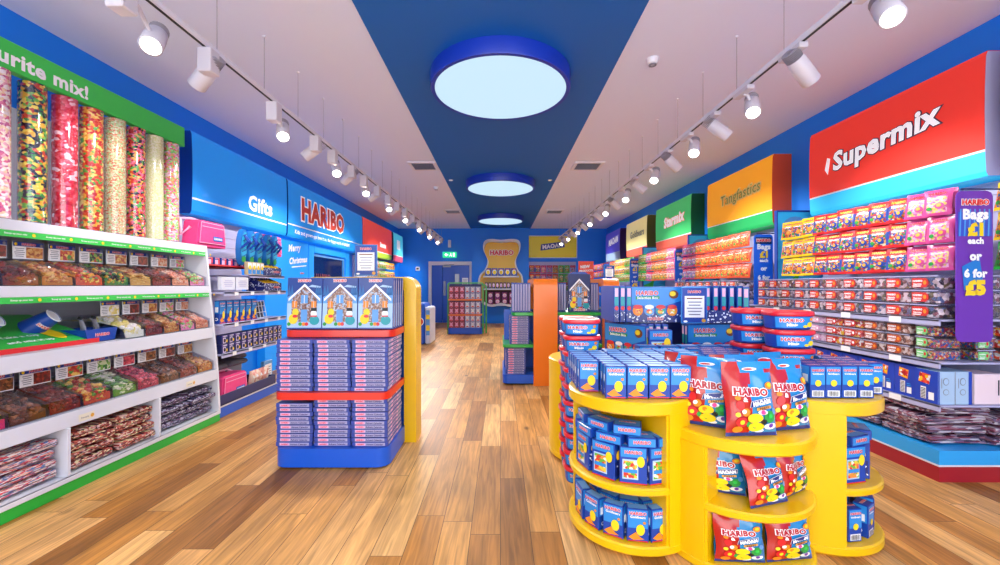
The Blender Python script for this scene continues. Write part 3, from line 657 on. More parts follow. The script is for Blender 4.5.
BAG_PINK = small_bag('hanging_bag', mat('bag_pink', '#c84488', .35, coat=.2), mat('bag_pink', '#c84488'), ARTPINK, w=.15, seed=4)
BAG_ORA = small_bag('hanging_bag', mat('bag_tomato', '#e0502a', .35, coat=.2), mat('bag_tomato', '#e0502a'), candy('tang_print', ['#cc9c2a', '#c86a1e', '#b4301c', '#d8b868', '#c0441e', '#a83a2a'], 90, 0), seed=5)
BAG_LILAC = small_bag('hanging_bag', mat('bag_lilac', '#8a7fc0', .35, coat=.2), mat('bag_berry', '#b8366a', .35), candy('berry_print', ['#a83a54', '#6a74b8', '#c098b4', '#962038', '#505ea8'], 90, 0), seed=6)
BAG_GREEN = small_bag('hanging_bag', mat('bag_green', '#3f8a3a', .35, coat=.2), GREEN, candy('green_print', ['#3f7a2a', '#a8904a', '#9a3c1e', '#2a5a28', '#b8a878'], 90, 0), seed=7)
BAG_TAN = small_bag('hanging_bag', mat('bag_tan', '#b8863a', .35, coat=.2), mat('bag_rust', '#b8502a', .35), candy('tan_print', ['#a87a40', '#8a4028', '#b89a70', '#6a3820', '#987e2c'], 90, 0), seed=8)
# big red and blue pouch
BR = mat('pouch_red', '#b41c14', .28, coat=.5); BB = mat('pouch_blue', '#2788c4', .26, coat=.5); BN = mat('pouch_navy', '#1a2e7a', .3, coat=.5)
def pouch(seed):
    def fn(mb):
        w, h, d = .235, .325, .085
        def col(u, v, fr):
            if v < .05: return BN
            if not fr: return BB if v > .12 else BN
            split = .44+.12*(v-.5)+.03*math.sin(9*v)
            if v > .86 and u > .3: return BB if u < .8 or v > .9 else BR
            return BR if u < split else BB
        f = pillow(mb, w, h, d, col, 16, 20, wr=.22, seal=.04, seed=seed, flare=2)
        # handle slot with folded film
        f.disc(0, h*.9, w*.15, h*.022, WHITE, 2); f.disc(-w*.03, h*.9, w*.1, h*.012, BR, 3)
        f.logo('HARIBO', -w*.04, h*.6, w*.66, None, mat('logo_deep_red', '#b01020', .35), WHITE, 3, .0, -.05, .13, .05)
        f.text('&', -w*.2, h*.5, None, h*.05, WHITE, .08, 3)
        f.poly([(-w*.13, h*.39), (w*.33, h*.45), (w*.35, h*.53), (-w*.1, h*.475)], WHITE, 5); f.poly([(-w*.12, h*.395), (w*.32, h*.453), (w*.34, h*.522), (-w*.095, h*.47)], BN, 6)
        f.text('MAOAM', w*.115, h*.46, w*.38, None, WHITE, .07, 8, .1, .16)
        f.poly([(-w*.0, h*.35), (w*.3, h*.385), (w*.3, h*.42), (w*.0, h*.39)], GOLD, 6); f.text('PARTY', w*.15, h*.386, w*.2, None, BRN, .04, 8, 0, .12)
        f.disc(w*.34, h*.68, w*.09, h*.05, ORAP, 4); f.disc(w*.34, h*.69, w*.05, h*.03, YELP, 5)
        for x, y, a, b, c in ((-.28, .2, .12, .07, REDP), (-.2, .33, .09, .06, ORAP), (-.02, .25, .16, .07, YELP), (.02, .13, .17, .07, YELP), (.26, .27, .13, .09, GRN2), (.3, .14, .14, .05, WHITE), (.12, .33, .1, .035, WHITE), (-.3, .42, .08, .07, REDP), (-.33, .1, .1, .05, ORAP), (.15, .2, .06, .04, DK), (.1, .08, .1, .03, WHITE), (-.14, .17, .05, .04, GRN2), (.38, .34, .06, .05, ICE)):
            f.disc(w*x, h*y, w*a*.9, h*b*.9, c, 4)
        for x, y, c in ((-.05, .26, ORAP), (.0, .14, GRN2), (.26, .28, LGREEN), (.3, .15, PURP), (-.28, .2, YELP), (-.24, .34, WHITE), (.12, .33, PINK), (-.33, .52, ORAP), (-.36, .3, YELP)):
            f.disc(w*x, h*y, w*.045, h*.03, c, 5)
    return one('sweet_pouch', fn, 'sweet pouch')
POUCH = [pouch(11), pouch(12)]
# wide bag lying flat (origin at underside)
def lying(matl, w, d, h, seed, badge=False):
    def fn(mb):
        rr = random.Random(seed); ph = [rr.uniform(0, 6) for _ in range(8)]
        def th(u, v):
            a = max(0, 1-abs(2*u-1)**9)**.6*max(0, 1-abs(2*v-1)**9)**.6
            return a*(.8+.14*math.sin(11*u+ph[0]+3*v)*math.sin(8*v+ph[1])+.06*math.sin(31*u+ph[2])*math.sin(23*v+ph[3]))
        for sg in (-1, 1):
            mb.surf(lambda u, v: (math.sin((u-.5)*PI)*w/2, math.sin((v-.5)*PI)*d/2*(1 if sg > 0 else -1), h*.42+sg*h*.5*th(u, v if sg > 0 else 1-v)*(1 if sg > 0 else .8)+ .002*sg), 20, 16, matl)
        if badge:
            f = Face(mb, lambda a, b, o: (a, b, h*.42+h*.5*th(a/w+.5, b/d+.5)+.004+o)); f.disc(0, 0, w*.17, d*.14, WHITE, 1); f.disc(0, 0, w*.15, d*.12, PBLUE, 2); f.text('HARIBO', 0, 0, w*.2, None, WHITE, .05, 3)
    return one('lying_sweet_bag', fn, 'sweet bag')
LIE_R = lying(WRAPR, .304, .39, .062, 1); LIE_RB = lying(WRAPR, .304, .39, .062, 2, True); LIE_B = lying(WRAPB, .304, .39, .062, 3); LIE_BB = lying(WRAPB, .304, .39, .062, 4, True)
LIE_D = lying(WRAPD, .30, .40, .06, 5); LIE_DB = lying(WRAPD, .30, .40, .06, 6, True); LIE_P = lying(WRAPM, .34, .42, .07, 7)

# notices and price wobblers
def notice(label, loc, rz=0, w=.2, h=.29):
    e = empty('framed_notice', label, 'notice', loc, rz)
    m = MB(); m.box(-w/2, w/2, -.006, .006, .012, h, PSKY, .002); m.obj('frame', e)
    m = MB(); f = front(m, -.0065); f.rect(-w*.47, .02, w*.47, h*.97, PBLUE, 1); f.rect(-w*.38, h*.2, w*.38, h*.76, WHITE, 2); f.logo('HARIBO', 0, h*.87, w*.5, None, REDP, WHITE, 2)
    f.rect(-w*.3, h*.68, w*.3, h*.71, BRN, 3); f.lines(-w*.3, h*.24, w*.3, h*.64, 5, GREY, 3); f.disc(w*.35, h*.12, w*.08, h*.05, GOLD, 3); f.disc(-w*.35, h*.1, w*.08, h*.03, WHITE, 3); m.obj('printed_sheet', e, smooth=False)
    m = MB(); m.box(-w/2, w/2, -.03, .03, 0, .012, CLEAR, .002); m.obj('foot', e)
    return e
def wobbler(label, X, Y, zt, h, w, purple=False):
    e = empty('hanging_banner', label, 'price banner', (X, Y, zt))
    m = MB(); n = 14
    def xx(v): return .012*math.sin(v*5)
    pts = []
    body = PURP if purple else mat('banner_royal', '#1b66e0', .4)
    def shp(k=1.0):
        hw = w/2*k; r = .035
        L = [(-hw, -r), (-hw+.3*r, -.3*r), (-hw+r, 0), (hw-r, 0), (hw-.3*r, -.3*r), (hw, -r)]
        bt = [(hw*1.0, -h+r), (hw-.3*r, -h+.3*r), (hw-r, -h), (-hw+r, -h), (-hw+.3*r, -h+.3*r), (-hw, -h+r)]
        return L+bt
    m.prism(shp(), 'y', -.003, .003, body); m.obj('board', e, smooth=False)
    m = MB(); f = front(m, -.003, .0016)
    f.logo('HARIBO', 0, -h*.075, w*.72, None, REDP, WHITE, 3, 0, 0, .13, .05)
    if purple:
        SB = mat('banner_script', '#4a9be0', .5)
        f.rect(-w*.46, -h*.3, w*.46, -h*.14, mat('banner_blue', '#3552c4', .5), 1)
        for i in range(7): f.poly([(-w*.44+i*w*.13, -h*.3), (-w*.40+i*w*.13, -h*.3), (-w*.37+i*w*.13, -h*.12), (-w*.41+i*w*.13, -h*.12)], SB, 2)
        f.poly([(-w*.36, -h*.5), (w*.12, -h*.44), (w*.22, -h*.6), (-w*.3, -h*.66)], mat('banner_azure', '#1d78c8', .5), 2)
        pass
    else:
        f.poly([(-w*.45, -h*.97), (-w*.3, -h*.8), (w*.2, -h*.84), (w*.45, -h*.93), (w*.4, -h*.985), (-w*.36, -h*.99)], PSKY, 2)
        f.rect(-w*.42, -h*.12, w*.42, -h*.035, NAVY, 1)
    f.text('Bags', 0, -h*.165, w*.66, None, WHITE, .05, 4); f.text('£1', 0, -h*.255, None, h*.075, YELP, .07, 4); f.text('each', 0, -h*.33, w*.42, None, WHITE, .05, 4)
    f.text('or', 0, -h*.44, w*.3, None, WHITE, .06, 4); f.text('6 for', 0, -h*.545, w*.6, None, WHITE, .06, 4); f.text('£5', 0, -h*.64, None, h*.085, YELP, .08, 4)
    m.obj('printed_lettering', e, smooth=False)
    m = MB(); m.tube([(-w*.35, .0, .012), (XR-X-.066, .0, .012)], .006, NAVY, 6); m.tube([(-w*.3, 0, 0), (-w*.3, 0, .012)], .003, GREY, 5); m.tube([(w*.3, 0, 0), (w*.3, 0, .012)], .003, GREY, 5); m.obj('bracket', e)
    return e
# ================================================================== PICK AND MIX UNIT (gift wall side, nearest)
ya, yb = 1.55, 3.85
FR = [(.1, -2.66), (.495, -2.68), (.89, -2.72), (1.28, -2.755), (1.66, -2.79)]   # shelf top height, front x
u = empty('pick_and_mix_unit', 'long white shelving unit with green plinth under the sweet tubes', 'shelving unit', (-3.1, (ya+yb)/2, 0))
def part(m, name, par, base): 
    o = m.obj(name, par); o.location = (-base[0], -base[1], -base[2]); return o
UB = (-3.1, (ya+yb)/2, 0)
m = MB(); m.box(-3.52, -2.665, ya, yb, 0, .085, GREEN, .004); part(m, 'plinth', u, UB)
m = MB(); m.box(-3.53, -3.47, ya, yb, .0, 2.55, W); part(m, 'back_panel', u, UB)
m = MB(); m.prism([(-3.47, .085), (-2.66, .085), (-2.68, .495), (-2.755, 1.28), (-2.79, 1.66), (-3.47, 1.66)], 'y', yb-.022, yb, W); part(m, 'end_panel', u, UB)
m = MB(); m.prism([(-3.47, .085), (-2.66, .085), (-2.68, .495), (-2.755, 1.28), (-2.79, 1.66), (-3.47, 1.66)], 'y', ya, ya+.022, W); part(m, 'end_panel', u, UB)
for i, (z, x) in enumerate(FR):
    t = [.03, .095, .098, .065, .062][i]
    m = MB(); m.box(-3.47, x, ya, yb-.022, z-.018, z, W); m.box(x-.018, x+.001, ya, yb, z-t, z, W, .003)
    s = part(m, 'shelf', u, UB)
    if i >= 3:
        m = MB(); m.box(x-.016, x, ya, yb-.004, z-t-.036, z-t, LGREEN); g = side(m, x)
        for k in range(11):
            y = ya+.1+k*.21; g.text('Scoop up your mix', y+.05, z-t-.018, .11, None, WHITE, .03, 2); g.disc(y+.14, z-t-.018, .01, .01, YELP, 2)
        o = m.obj('green_strip', s, smooth=False)
for y in (1.84, 2.51, 3.18):
    m = MB(); m.box(-3.47, -2.672, y-.01, y+.01, .1, .4, W, .002); part(m, 'divider', u, UB)
for y in (2.0, 2.62, 3.5):
    m = MB(); g = side(m, -2.679, 1, .002); g.rect(y-.05, .415, y+.05, .46, CARD); g.disc(y+.035, .437, .012, .012, GOLD, 2); g.text('Sweets', y-.012, .437, .05, None, GREY, .02, 2); part(m, 'price_ticket', u, UB)
# green header
HG = mat('header_green', '#35c24c', .35, coat=.2)
e = empty('header_sign', 'long bright green header sign reading favourite mix! above tubes', 'sign', (-3.03, ya, 2.6))
m = MB(); m.box(-.03, .03, 0, yb-ya, 0, .18, HG, .004); m.obj('board', e)
m = MB(); f = side(m, .03, 1, .0015); 
x0, x1, _, _ = text_box('favourite mix!'); f.text('favourite mix!', 1.38-.37, .078, .76, None, WHITE, .035); m.obj('lettering', e, smooth=False)
m = MB(); m.box(-.47, -.03, yb-ya-.03, yb-ya-.01, 0, .17, NAVY); m.obj('end_bracket', e)
# tubes of sweets
PAL = {
 'pink and white': ['#f0a8b4', '#f8e6e0', '#e06a8a', '#f3c8a0', '#c85a8a', '#fbe0c8'],
 'dark multicoloured': ['#2f7a34', '#1c1c22', '#d8a02a', '#b83a1c', '#6aa83a', '#e8c84a', '#2a2a38'],
 'cherry red': ['#c81e34', '#d8384a', '#b01428', '#e0586a', '#d02a3c', '#f0b8c0'],
 'orange and red': ['#d8502a', '#e8a03a', '#b82a1c', '#f0c860', '#5a9a3a', '#c83a2a'],
 'pale green speckled': ['#c8d89a', '#e8c8a0', '#a8c07a', '#e89a6a', '#d8e0b0', '#d86a4a'],
 'red green and black': ['#d8402a', '#4a9a3a', '#22222a', '#e8a84a', '#e06a8a', '#c82a34'],
 'cream': ['#ece4b0', '#e2dc9c', '#f2ecc4', '#d8d890', '#e8e2a8'],
 'pink green and orange': ['#f08ab0', '#7ac85a', '#f0a05a', '#f4c8d0', '#e85a6a', '#a8d87a'],
 'amber': ['#c8782a', '#d89a4a', '#a8501c', '#e0b060'], 'brown cola': ['#6a3a20', '#8a4a28', '#4a2814', '#a86a3a'],
 'white and yellow': ['#f0ead8', '#f4e28a', '#fbf6ea', '#e8d870'], 'gold ring': ['#d8a050', '#e8c070', '#c07830', '#b84a30'],
 'dark red': ['#8a2418', '#6a1c14', '#a83a24', '#5a2418'], 'green and white': ['#5a9a34', '#d8e0b0', '#3a7a2a', '#f0eed8', '#88b850'],
 'striped rope': ['#e83a6a', '#f08a2a', '#3a8ad0', '#f0d03a', '#8ac83a'], 'peach': ['#e8946a', '#f0b08a', '#d8744a', '#e8c8a8'], 'berry': ['#b82a4a', '#e0405a', '#8a1c3a', '#f06a7a']}
tz = [('pink and white', 2.64), ('dark multicoloured', 2.82), ('cherry red', 3.005), ('orange and red', 3.19), ('pale green speckled', 3.375), ('red green and black', 3.557), ('cream', 3.70), ('pink green and orange', 3.80)]
ty = [2.44, 2.64, 2.835, 3.02, 3.205, 3.385, 3.565, 3.74]
scl = [36, 34, 30, 34, 75, 40, 70, 42]
for i, ((c, _), y) in enumerate(zip(tz, ty)):
    e = empty('sweet_tube', 'tall clear tube filled with %s sweets on top white shelf' % c, 'sweet tube', (-3.05, y, 1.6615))
    m = MB(); m.lathe([(.0, .03), (.066, .03), (.066, .93), (.0, .93)], candy('tube_'+c, PAL[c], scl[i]*1.45, .5, .14, (1, 1, 1.2), .6), 36, cap=False); m.obj('sweet_filling', e)['kind'] = 'stuff'
    m = MB(); m.lathe([(.0, 0), (.07, 0), (.07, .03), (.0, .03)], CLEARV, 36, cap=False); m.lathe([(.0685, .03), (.0685, .93)], CLEAR, 36, cap=False); m.obj('clear_tube', e)
# bins
def bin_thing(palname, w, seed, big=False):
    rr = random.Random(seed); e = empty('sweet_bin', '-', 'sweet bin')
    cols = [mat('sweet %s %d' % (palname, i), c, .3, coat=.3) for i, c in enumerate(PAL[palname])]
    D, hf, hb = .52, .082, .155; hw = w/2-.006
    m = MB()
    m.surf(lambda a, b: ((a-.5)*2*(hw-.004), -D/2+.012+b*(D-.03), .006+(hf-.03+(hb-hf)*min(1, b*2.6))+.012*math.sin(7*a+seed)*math.sin(9*b+1)), 8, 12, lambda a, b: cols[int(a*5+b*7) % len(cols)])
    m.add([(-hw+.004, -D/2+.01, .004), (hw-.004, -D/2+.01, .004), (hw-.004, -D/2+.012, hf-.025), (-hw+.004, -D/2+.012, hf-.025)], [(0, 1, 2, 3)], cols[0])
    shape = {'gold ring': (.02, .02, .008), 'striped rope': (.008, .032, .008), 'white and yellow': (.017, .017, .015), 'green and white': (.024, .012, .01)}.get(palname, (.015, .012, .011))
    for k in range(120):
        t = rr.random()
        mg = shape[0]*1.5+.003; my = min(shape[1], .03)*1.5+.003
        if t < .35: x, y, z = rr.uniform(-hw+mg, hw-mg), -D/2+my, rr.uniform(shape[2]*1.5+.006, hf-.012)
        else:
            b = rr.random()**1.4*.6; x, y = rr.uniform(-hw+mg, hw-mg), -D/2+my+b*(D-.05-my); z = .008+hf-.025+(hb-hf)*min(1, b*2.6)+rr.uniform(0, .014)
        s = rr.uniform(1.0, 1.5)
        m.blob((x, y, z), (shape[0]*s, shape[1]*s, shape[2]*s), rr.choice(cols), rr.uniform(-.4, .4))
    m.obj('sweets', e)['kind'] = 'stuff'
    m = MB(); pr = [(-D/2, 0), (-D/2, hf), (-D/2+.19, hb+.005), (D/2, hb+.005), (D/2, 0)]
    for s in (-1, 1): m.prism(pr, 'x', s*hw-.0015, s*hw+.0015, CLEAR)
    m.box(-hw, hw, -D/2-.003, -D/2, 0, hf, CLEAR); m.box(-hw, hw, -D/2, D/2, 0, .003, CLEAR)
    m.obj('bin_shell', e, smooth=False)
    m = MB(); m.add([(-hw, -D/2-.004, hf+.001), (hw, -D/2-.004, hf+.001), (hw, -D/2+.19, hb+.009), (-hw, -D/2+.19, hb+.009)], [(0, 1, 2, 3)], CLEARV); m.add([(-hw, -D/2+.19, hb+.009), (hw, -D/2+.19, hb+.009), (hw, D/2, hb+.009), (-hw, D/2, hb+.009)], [(0, 1, 2, 3)], CLEARV)
    m.obj('lid', e, smooth=False)
    # label card standing behind the lid
    y = -D/2+.195; cz = hb+.012
    m = MB(); m.box(-hw*.9, hw*.9, y, y+.004, cz, cz+.105, WHITE); f = front(m, y); f.rect(-hw*.9, cz+.078, hw*.9, cz+.105, PBLUE); f.logo('HARIBO', 0, cz+.091, hw*.8, None, REDP, WHITE, 2)
    f.rect(-hw*.15, cz+.006, hw*.86, cz+.074, candy('card_'+palname, PAL[palname], 60, 0)); f.lines(-hw*.82, cz+.01, -hw*.22, cz+.07, 5, GREY); f.disc(-hw*.75, cz+.09, .008, .01, YELP, 2); f.disc(hw*.75, cz+.09, .008, .01, GREY, 2)
    m.obj('label_card', e, smooth=False)
    return e
def bins(shelf, z, xf, y0, w, pals, seed):
    for i, c in enumerate(pals):
        e = bin_thing(c, w, seed+i)
        e.location = (xf-.27, y0+w*(i+.5), z+.0015); e.rotation_euler.z = PI/2
        e['label'] = 'bin of %s sweets on the %s bin shelf, %s' % (c, shelf, ['before the others', 'second along', 'third along', 'fourth along', 'fifth along', 'sixth along', 'seventh along', 'eighth along', 'ninth along', 'tenth along'][i] if i < len(pals)-1 else 'at the far end'); e['group'] = 'bins of sweets on the %s bin shelf' % shelf
bins('highest', 1.28, -2.765, 2.06, .1955, ['orange and red', 'dark red', 'amber', 'orange and red', 'dark multicoloured', 'gold ring', 'dark red', 'peach', 'pink green and orange'], 20)
bins('middle', .89, -2.73, 2.96, .172, ['white and yellow', 'dark red', 'amber', 'pink green and orange', 'peach'], 40)
bins('lowest', .495, -2.695, 1.83, .1995, ['striped rope', 'striped rope', 'brown cola', 'dark red', 'orange and red', 'green and white', 'berry', 'brown cola', 'dark red', 'amber'], 60)
# green riser with paper cups
e = empty('cup_stand', 'sloping green stand with red lip holding blue paper cups', 'display stand', (-2.95, 2.25, .8915))
m = MB(); m.prism([(.15, 0), (.15, .03), (-.33, .19), (-.5, .19), (-.5, 0)], 'y', -.65, .57, HG); m.obj('slope', e, smooth=False)
m = MB(); m.box(.15, .156, -.65, .57, 0, .03, RED); m.obj('front_lip', e)
sl = Face(None, lambda a, b, o: (.15-.48*b-0*a+o*.3, a, .03+.16*b+o), .003)
m = MB(); sl.mb = m
for y, b in ((-.3, .16), (-.3, .3), (.1, .16), (.1, .3)): pass
def yz(t, y, b, wd):   # text up the slope reads along +y
    vs, fs = text_geo(t, .03); x0, x1, y0, y1 = text_box(t); sc = wd/(x1-x0)
    m.add([sl.f(y+(p-(x0+x1)/2)*sc, b+(q-(y0+y1)/2)*sc/.5, .004) for p, q in vs], fs, WHITE)
yz('Fill your cup', -.3, .28, .3); yz('with your mix', -.3, .12, .3); yz('Take a cup', .22, .28, .2); yz('and mix it up', .22, .12, .24)
m.add([sl.f(.40+.05*math.cos(k), .3+.2*math.sin(k), .004) for k in [2*PI*i/14 for i in range(14)]], [tuple(range(14))], YELP)
m.obj('lettering', e, smooth=False)
def cup():
    e = empty('paper_cup', '-', 'paper cup')
    m = MB(); m.lathe([(.066, 0), (.046, .15), (.044, .15), (.062, .004)], PBLUE, 32, cap=False); m.lathe([(.0, .148), (.044, .148)], W, 24, cap=False)
    f = Face(m, lambda a, b, o: ((.0665-.02*b/.15+o)*math.sin(a/.055), -(.0665-.02*b/.15+o)*math.cos(a/.055), b), .0015); f.logo('HARIBO', .05, .085, .085, None, REDP, WHITE, 1, 0, 0, .12)
    m.obj('cup_body', e, ang=60)
    MB().lathe([(.044, .147), (.049, .15), (.044, .153)], WHITE, 28, cap=False).obj('rim', e)
    return e
c0 = cup(); c0.location = (-3.03, 2.60, 1.0); c0.rotation_euler = (.12, .95, .5); c0['label'] = 'blue paper cup with white rim lying whole on the green stand'
dup(c0, (-3.03, 2.3, 1.0), (.12, .95, .5), 'blue paper cup on green stand, cut off by the frame edge')
# tray of scoops
e = empty('tong_tray', 'small blue tray of tongs between green stand and bins', 'tray', (-2.9, 2.85, .8915), PI/2)
m = MB(); m.prism([(-.1, 0), (.09, 0), (.11, .09), (-.12, .09)], 'y', -.1, -.095, PBLUE); m.prism([(-.1, 0), (.09, 0), (.11, .09), (-.12, .09)], 'y', .095, .1, PBLUE); m.box(-.1, .09, -.1, .1, 0, .005, PBLUE)
m.add([(-.1, -.1, 0), (-.12, -.1, .09), (-.12, .1, .09), (-.1, .1, 0)], [(0, 1, 2, 3)], PBLUE); m.add([(.09, -.1, 0), (.11, -.1, .09), (.11, .1, .09), (.09, .1, 0)], [(0, 1, 2, 3)], PBLUE)
f = front(m, -.1); f.logo('HARIBO', 0, .05, .1, None, REDP, WHITE, 1); m.obj('tray_body', e, smooth=False)
for k in range(6):
    x = -.075+k*.03; y = -.05+(k % 3)*.04; m = MB()
    for s in (-.005, .005): m.tube([(x+s, y, .012), (x+s*1.6, y, .1), (x+s*.6-.01, y+.01, .16)], .0025, GREY, 6)
    m.tube([(x-.014, y+.01, .155), (x-.008, y+.01, .172)], .007, DK, 6)
    o = m.obj('serving_tongs', loc=(-2.9, 2.85, .893), rz=PI/2); tag(o, 'metal serving tongs standing in small blue tray, %s of six along' % ORD[k], 'tongs', 'tongs in the blue tray')
# bags lying in the base bays
def pile(P, PB, n, x, y, z, h, bay, what, rz=PI/2, jit=.02):
    for k in range(n):
        (PB if k == n-1 and PB else P).put((x+R.uniform(-jit, jit), y+R.uniform(-jit, jit)*.5, z+.007+k*h), (R.uniform(-.012, .012), R.uniform(-.012, .012), rz+R.uniform(-.03, .03)),
            'flat bag of %s, %s in pile %s' % (what, ORD[k]+' from base' if k < n-1 else 'topmost', bay), 'flat bags of wrapped sweets in low bays')
x = -2.9
pile(LIE_R, LIE_RB, 4, x, 2.33, .105, .062, 'beside divider, nearest bay', 'striped wrapped sweets')
pile(LIE_R, LIE_RB, 4, x, 2.0, .105, .062, 'at frame edge, nearest bay', 'striped wrapped sweets')
pile(LIE_B, LIE_BB, 4, x, 2.68, .105, .062, 'starting second bay', 'red brown wrapped sweets')
pile(LIE_B, LIE_B, 4, x, 3.01, .105, .062, 'ending second bay', 'red brown wrapped sweets')
pile(LIE_D, LIE_D, 4, x, 3.35, .105, .061, 'starting third bay', 'dark wrapped sweets')
pile(LIE_D, LIE_DB, 4, x, 3.66, .105, .061, 'ending third bay', 'dark wrapped sweets')

# ================================================================== GIFT BAY
ga, gb = 3.9, 5.02
u = empty('gift_shelving', 'lilac metal shelving with blue plinth holding gifts and pink bags', 'shelving unit', (-3.1, (ga+gb)/2, 0)); UB = (-3.1, (ga+gb)/2, 0)
m = MB(); m.box(-3.5, -2.71, ga, gb-.1, 0, .1, BLUE, .004); m.box(-3.5, -2.705, ga, gb-.1, .1, .116, W); part(m, 'plinth', u, UB)
m = MB(); m.box(-3.54, -3.47, ga-.03, gb+.4, 0, 2.08, LILAC)
for k in range(16): m.box(-3.47, -3.462, ga-.03, gb+.4, .2+k*.12, .275+k*.12, LILAC, .002)
part(m, 'slatted_back_panel', u, UB)
for z, x in ((.62, -2.68), (.91, -2.66), (1.22, -2.66)):
    m = MB(); m.box(-3.46, x, ga, gb, z-.015, z, LILAC); m.box(x-.01, x, ga, gb, z-.04, z+.004, LILAC, .002); s = part(m, 'shelf', u, UB)
    m = MB(); g = side(m, x, 1, .002)
    for k in range(4):
        m = MB(); side(m, x, 1, .002).rect(ga+.15+k*.26, z-.035, ga+.21+k*.26, z, WHITE); m.obj('price_ticket', s, smooth=False)
m = MB(); m.box(-3.46, -2.82, ga, ga+.62, 1.468, 1.48, RED); m.box(-2.83, -2.82, ga, ga+.62, 1.468, 1.495, RED); part(m, 'red_tray', u, UB)
m = MB(); m.box(-3.4, -2.70, ga, gb-.16, .118, .128, NAVY); m.box(-2.71, -2.70, ga, gb-.16, .118, .22, NAVY, .002); m.box(-3.4, -2.7, gb-.17, gb-.16, .118, .22, NAVY); part(m, 'base_tray', u, UB)
# shoulder bags
PINK2 = noisy('pink_canvas', '#f04a8e', '#e83a80', 30, .7)
def shoulder():
    e = empty('shoulder_bag', '-', 'bag')
    m = MB(); pts = [(-.2, 0), (.2, 0), (.205, .03), (.18, .23), (.16, .25), (-.16, .25), (-.18, .23), (-.205, .03)]
    m.prism(pts, 'y', -.07, .07, PINK2); m.obj('bag_body', e, smooth=False)
    m = MB(); q = [(-.19, .03), (.19, .03), (.165, .235), (-.165, .235)]; m.prism(q, 'y', -.085, -.07, PINK2); m.obj('flap', e, smooth=False)
    m = MB(); f = front(m, -.085, .0015)
    for a, b in zip(q, q[1:]+q[:1]):
        f.poly([(a[0]*.97, a[1]), (b[0]*.97, b[1]), (b[0]*.94, b[1]+(.006 if b[1] < .1 else -.006)), (a[0]*.94, a[1]+(.006 if a[1] < .1 else -.006))], LPINK)
    f.rect(.0, .06, .14, .11, PBLUE, 1); f.rect(.004, .064, .136, .106, mat('patch_blue', '#3f6fd0', .5), 2); f.text('HARIBO', .07, .085, .11, None, WHITE, .05, 3); f.rect(-.15, .19, .15, .196, LPINK, 2); m.obj('badge_and_piping', e, smooth=False)
    m = MB(); m.tube([(-.19, 0, .18), (-.24, .05, .1), (-.2, .09, .26), (-.05, .1, .28), (.12, .1, .27), (.19, 0, .2)], .014, LPINK, 8); m.obj('strap', e)
    return Proto(e, 'bag')
SHB = shoulder()
SHB.put((-2.98, 4.08, 1.67), PI/2, 'pink canvas shoulder bag on top beside the sweet tubes'); SHB.put((-2.95, 5.12, 1.66), PI/2, 'pink canvas shoulder bag on top, beside the Christmas panel')
for k in range(3): SHB.put((-2.80-.2*k, 4.16-.02*k, .13), (0, 0, PI/2), 'pink shoulder bag standing in navy base tray, %s from the aisle' % ORD[k], 'pink bags in the base tray')
# low tray: folded dark bags above, packs beside
FB = noisy('grey_cloth', '#4a4a58', '#6a6a78', 20, .8)
for k in range(3):
    o = MB().box(-.16, .16, -.15, .15, 0, .05, FB, .02).obj('folded_bag'); o.location = (-2.98 if k < 2 else -3.2, 4.06+.33*k, .428); tag(o, 'folded dark grey cloth bag over the pink bags, %s along the tray' % ORD[k], 'bag', 'folded bags in the base tray')
o = MB().box(-.13, .13, -.13, .13, 0, .29, mat('carton_grey', '#8a8a98', .6), .01).obj('stock_box'); o.location = (-3.2, 4.68, .134); tag(o, 'grey stock box behind the soft packs in base tray', 'box')
PEACHM = candy('peach_pack', ['#e8a090', '#f0c8b0', '#d88070', '#f4dcc8'], 18, .1)
for k in range(4):
    def fn(mb): f = pillow(mb, .15, .2, .06, PEACHM, 6, 8, seed=40); f.disc(0, .05, .04, .02, YELP, 2); f.rect(-.04, .12, .04, .15, WHITE, 2)
    if k == 0: SOFTP = one('soft_toy_pack', fn, 'gift pack')
    SOFTP.put((-2.80, 4.56+.075*k, .132), (.1, 0, PI/2), 'peach coloured soft pack in the navy base tray, %s from the pink bags' % ORD[k], 'soft packs in base tray')
o = MB().box(-.09, .09, -.02, .02, 0, .26, ICE, .004); front(o, -.02).rect(-.07, .04, .07, .22, WHITE).lines(-.06, .06, .06, .2, 5, GREY, 2)
o = o.obj('pale_blue_box', loc=(-2.83, 4.9+.0, .118), rz=PI/2); tag(o, 'pale blue printed box at the end of navy base tray', 'box')
# two rows of small dark boxes
def mugbox(mb):
    w = .088; mb.box(-w/2, w/2, -.045, .045, 0, .088, NAVY, .002); f = front(mb, -.045); f.rect(-w*.47, .07, w*.47, .086, VIOLET); f.text('HARIBO', 0, .078, w*.6, None, WHITE, .04, 2)
    f.rect(-w*.32, .008, w*.14, .064, mat('mug_lilac', '#c8b8e0', .5)); f.disc(-w*.08, .036, w*.17, .02, DK, 2); f.disc(w*.3, .03, w*.1, .016, YELP, 2)
MUG = one('mug_box', mugbox, 'mug box')
for r in range(2):
    for k in range(11):
        MUG.put((-2.74, ga+.06+k*.098, .62+r*.09), PI/2, 'small dark mug box, %s along, %s tier of gift shelf' % (ORD[k], ['bottom', 'upper'][r]), 'mug boxes in two tiers')
for k in range(6):
    def fn(mb): carton_geo(mb, .088, .05, .225, PBLUE, PSKY)
    if k == 0: TALLP = one('hanging_gift_pack', fn, 'gift pack')
    TALLP.put((-2.75, ga+.07+k*.103, .91), PI/2, 'tall blue gift pack with yellow oval, %s along the gift shelf row' % ORD[k], 'tall blue gift packs')
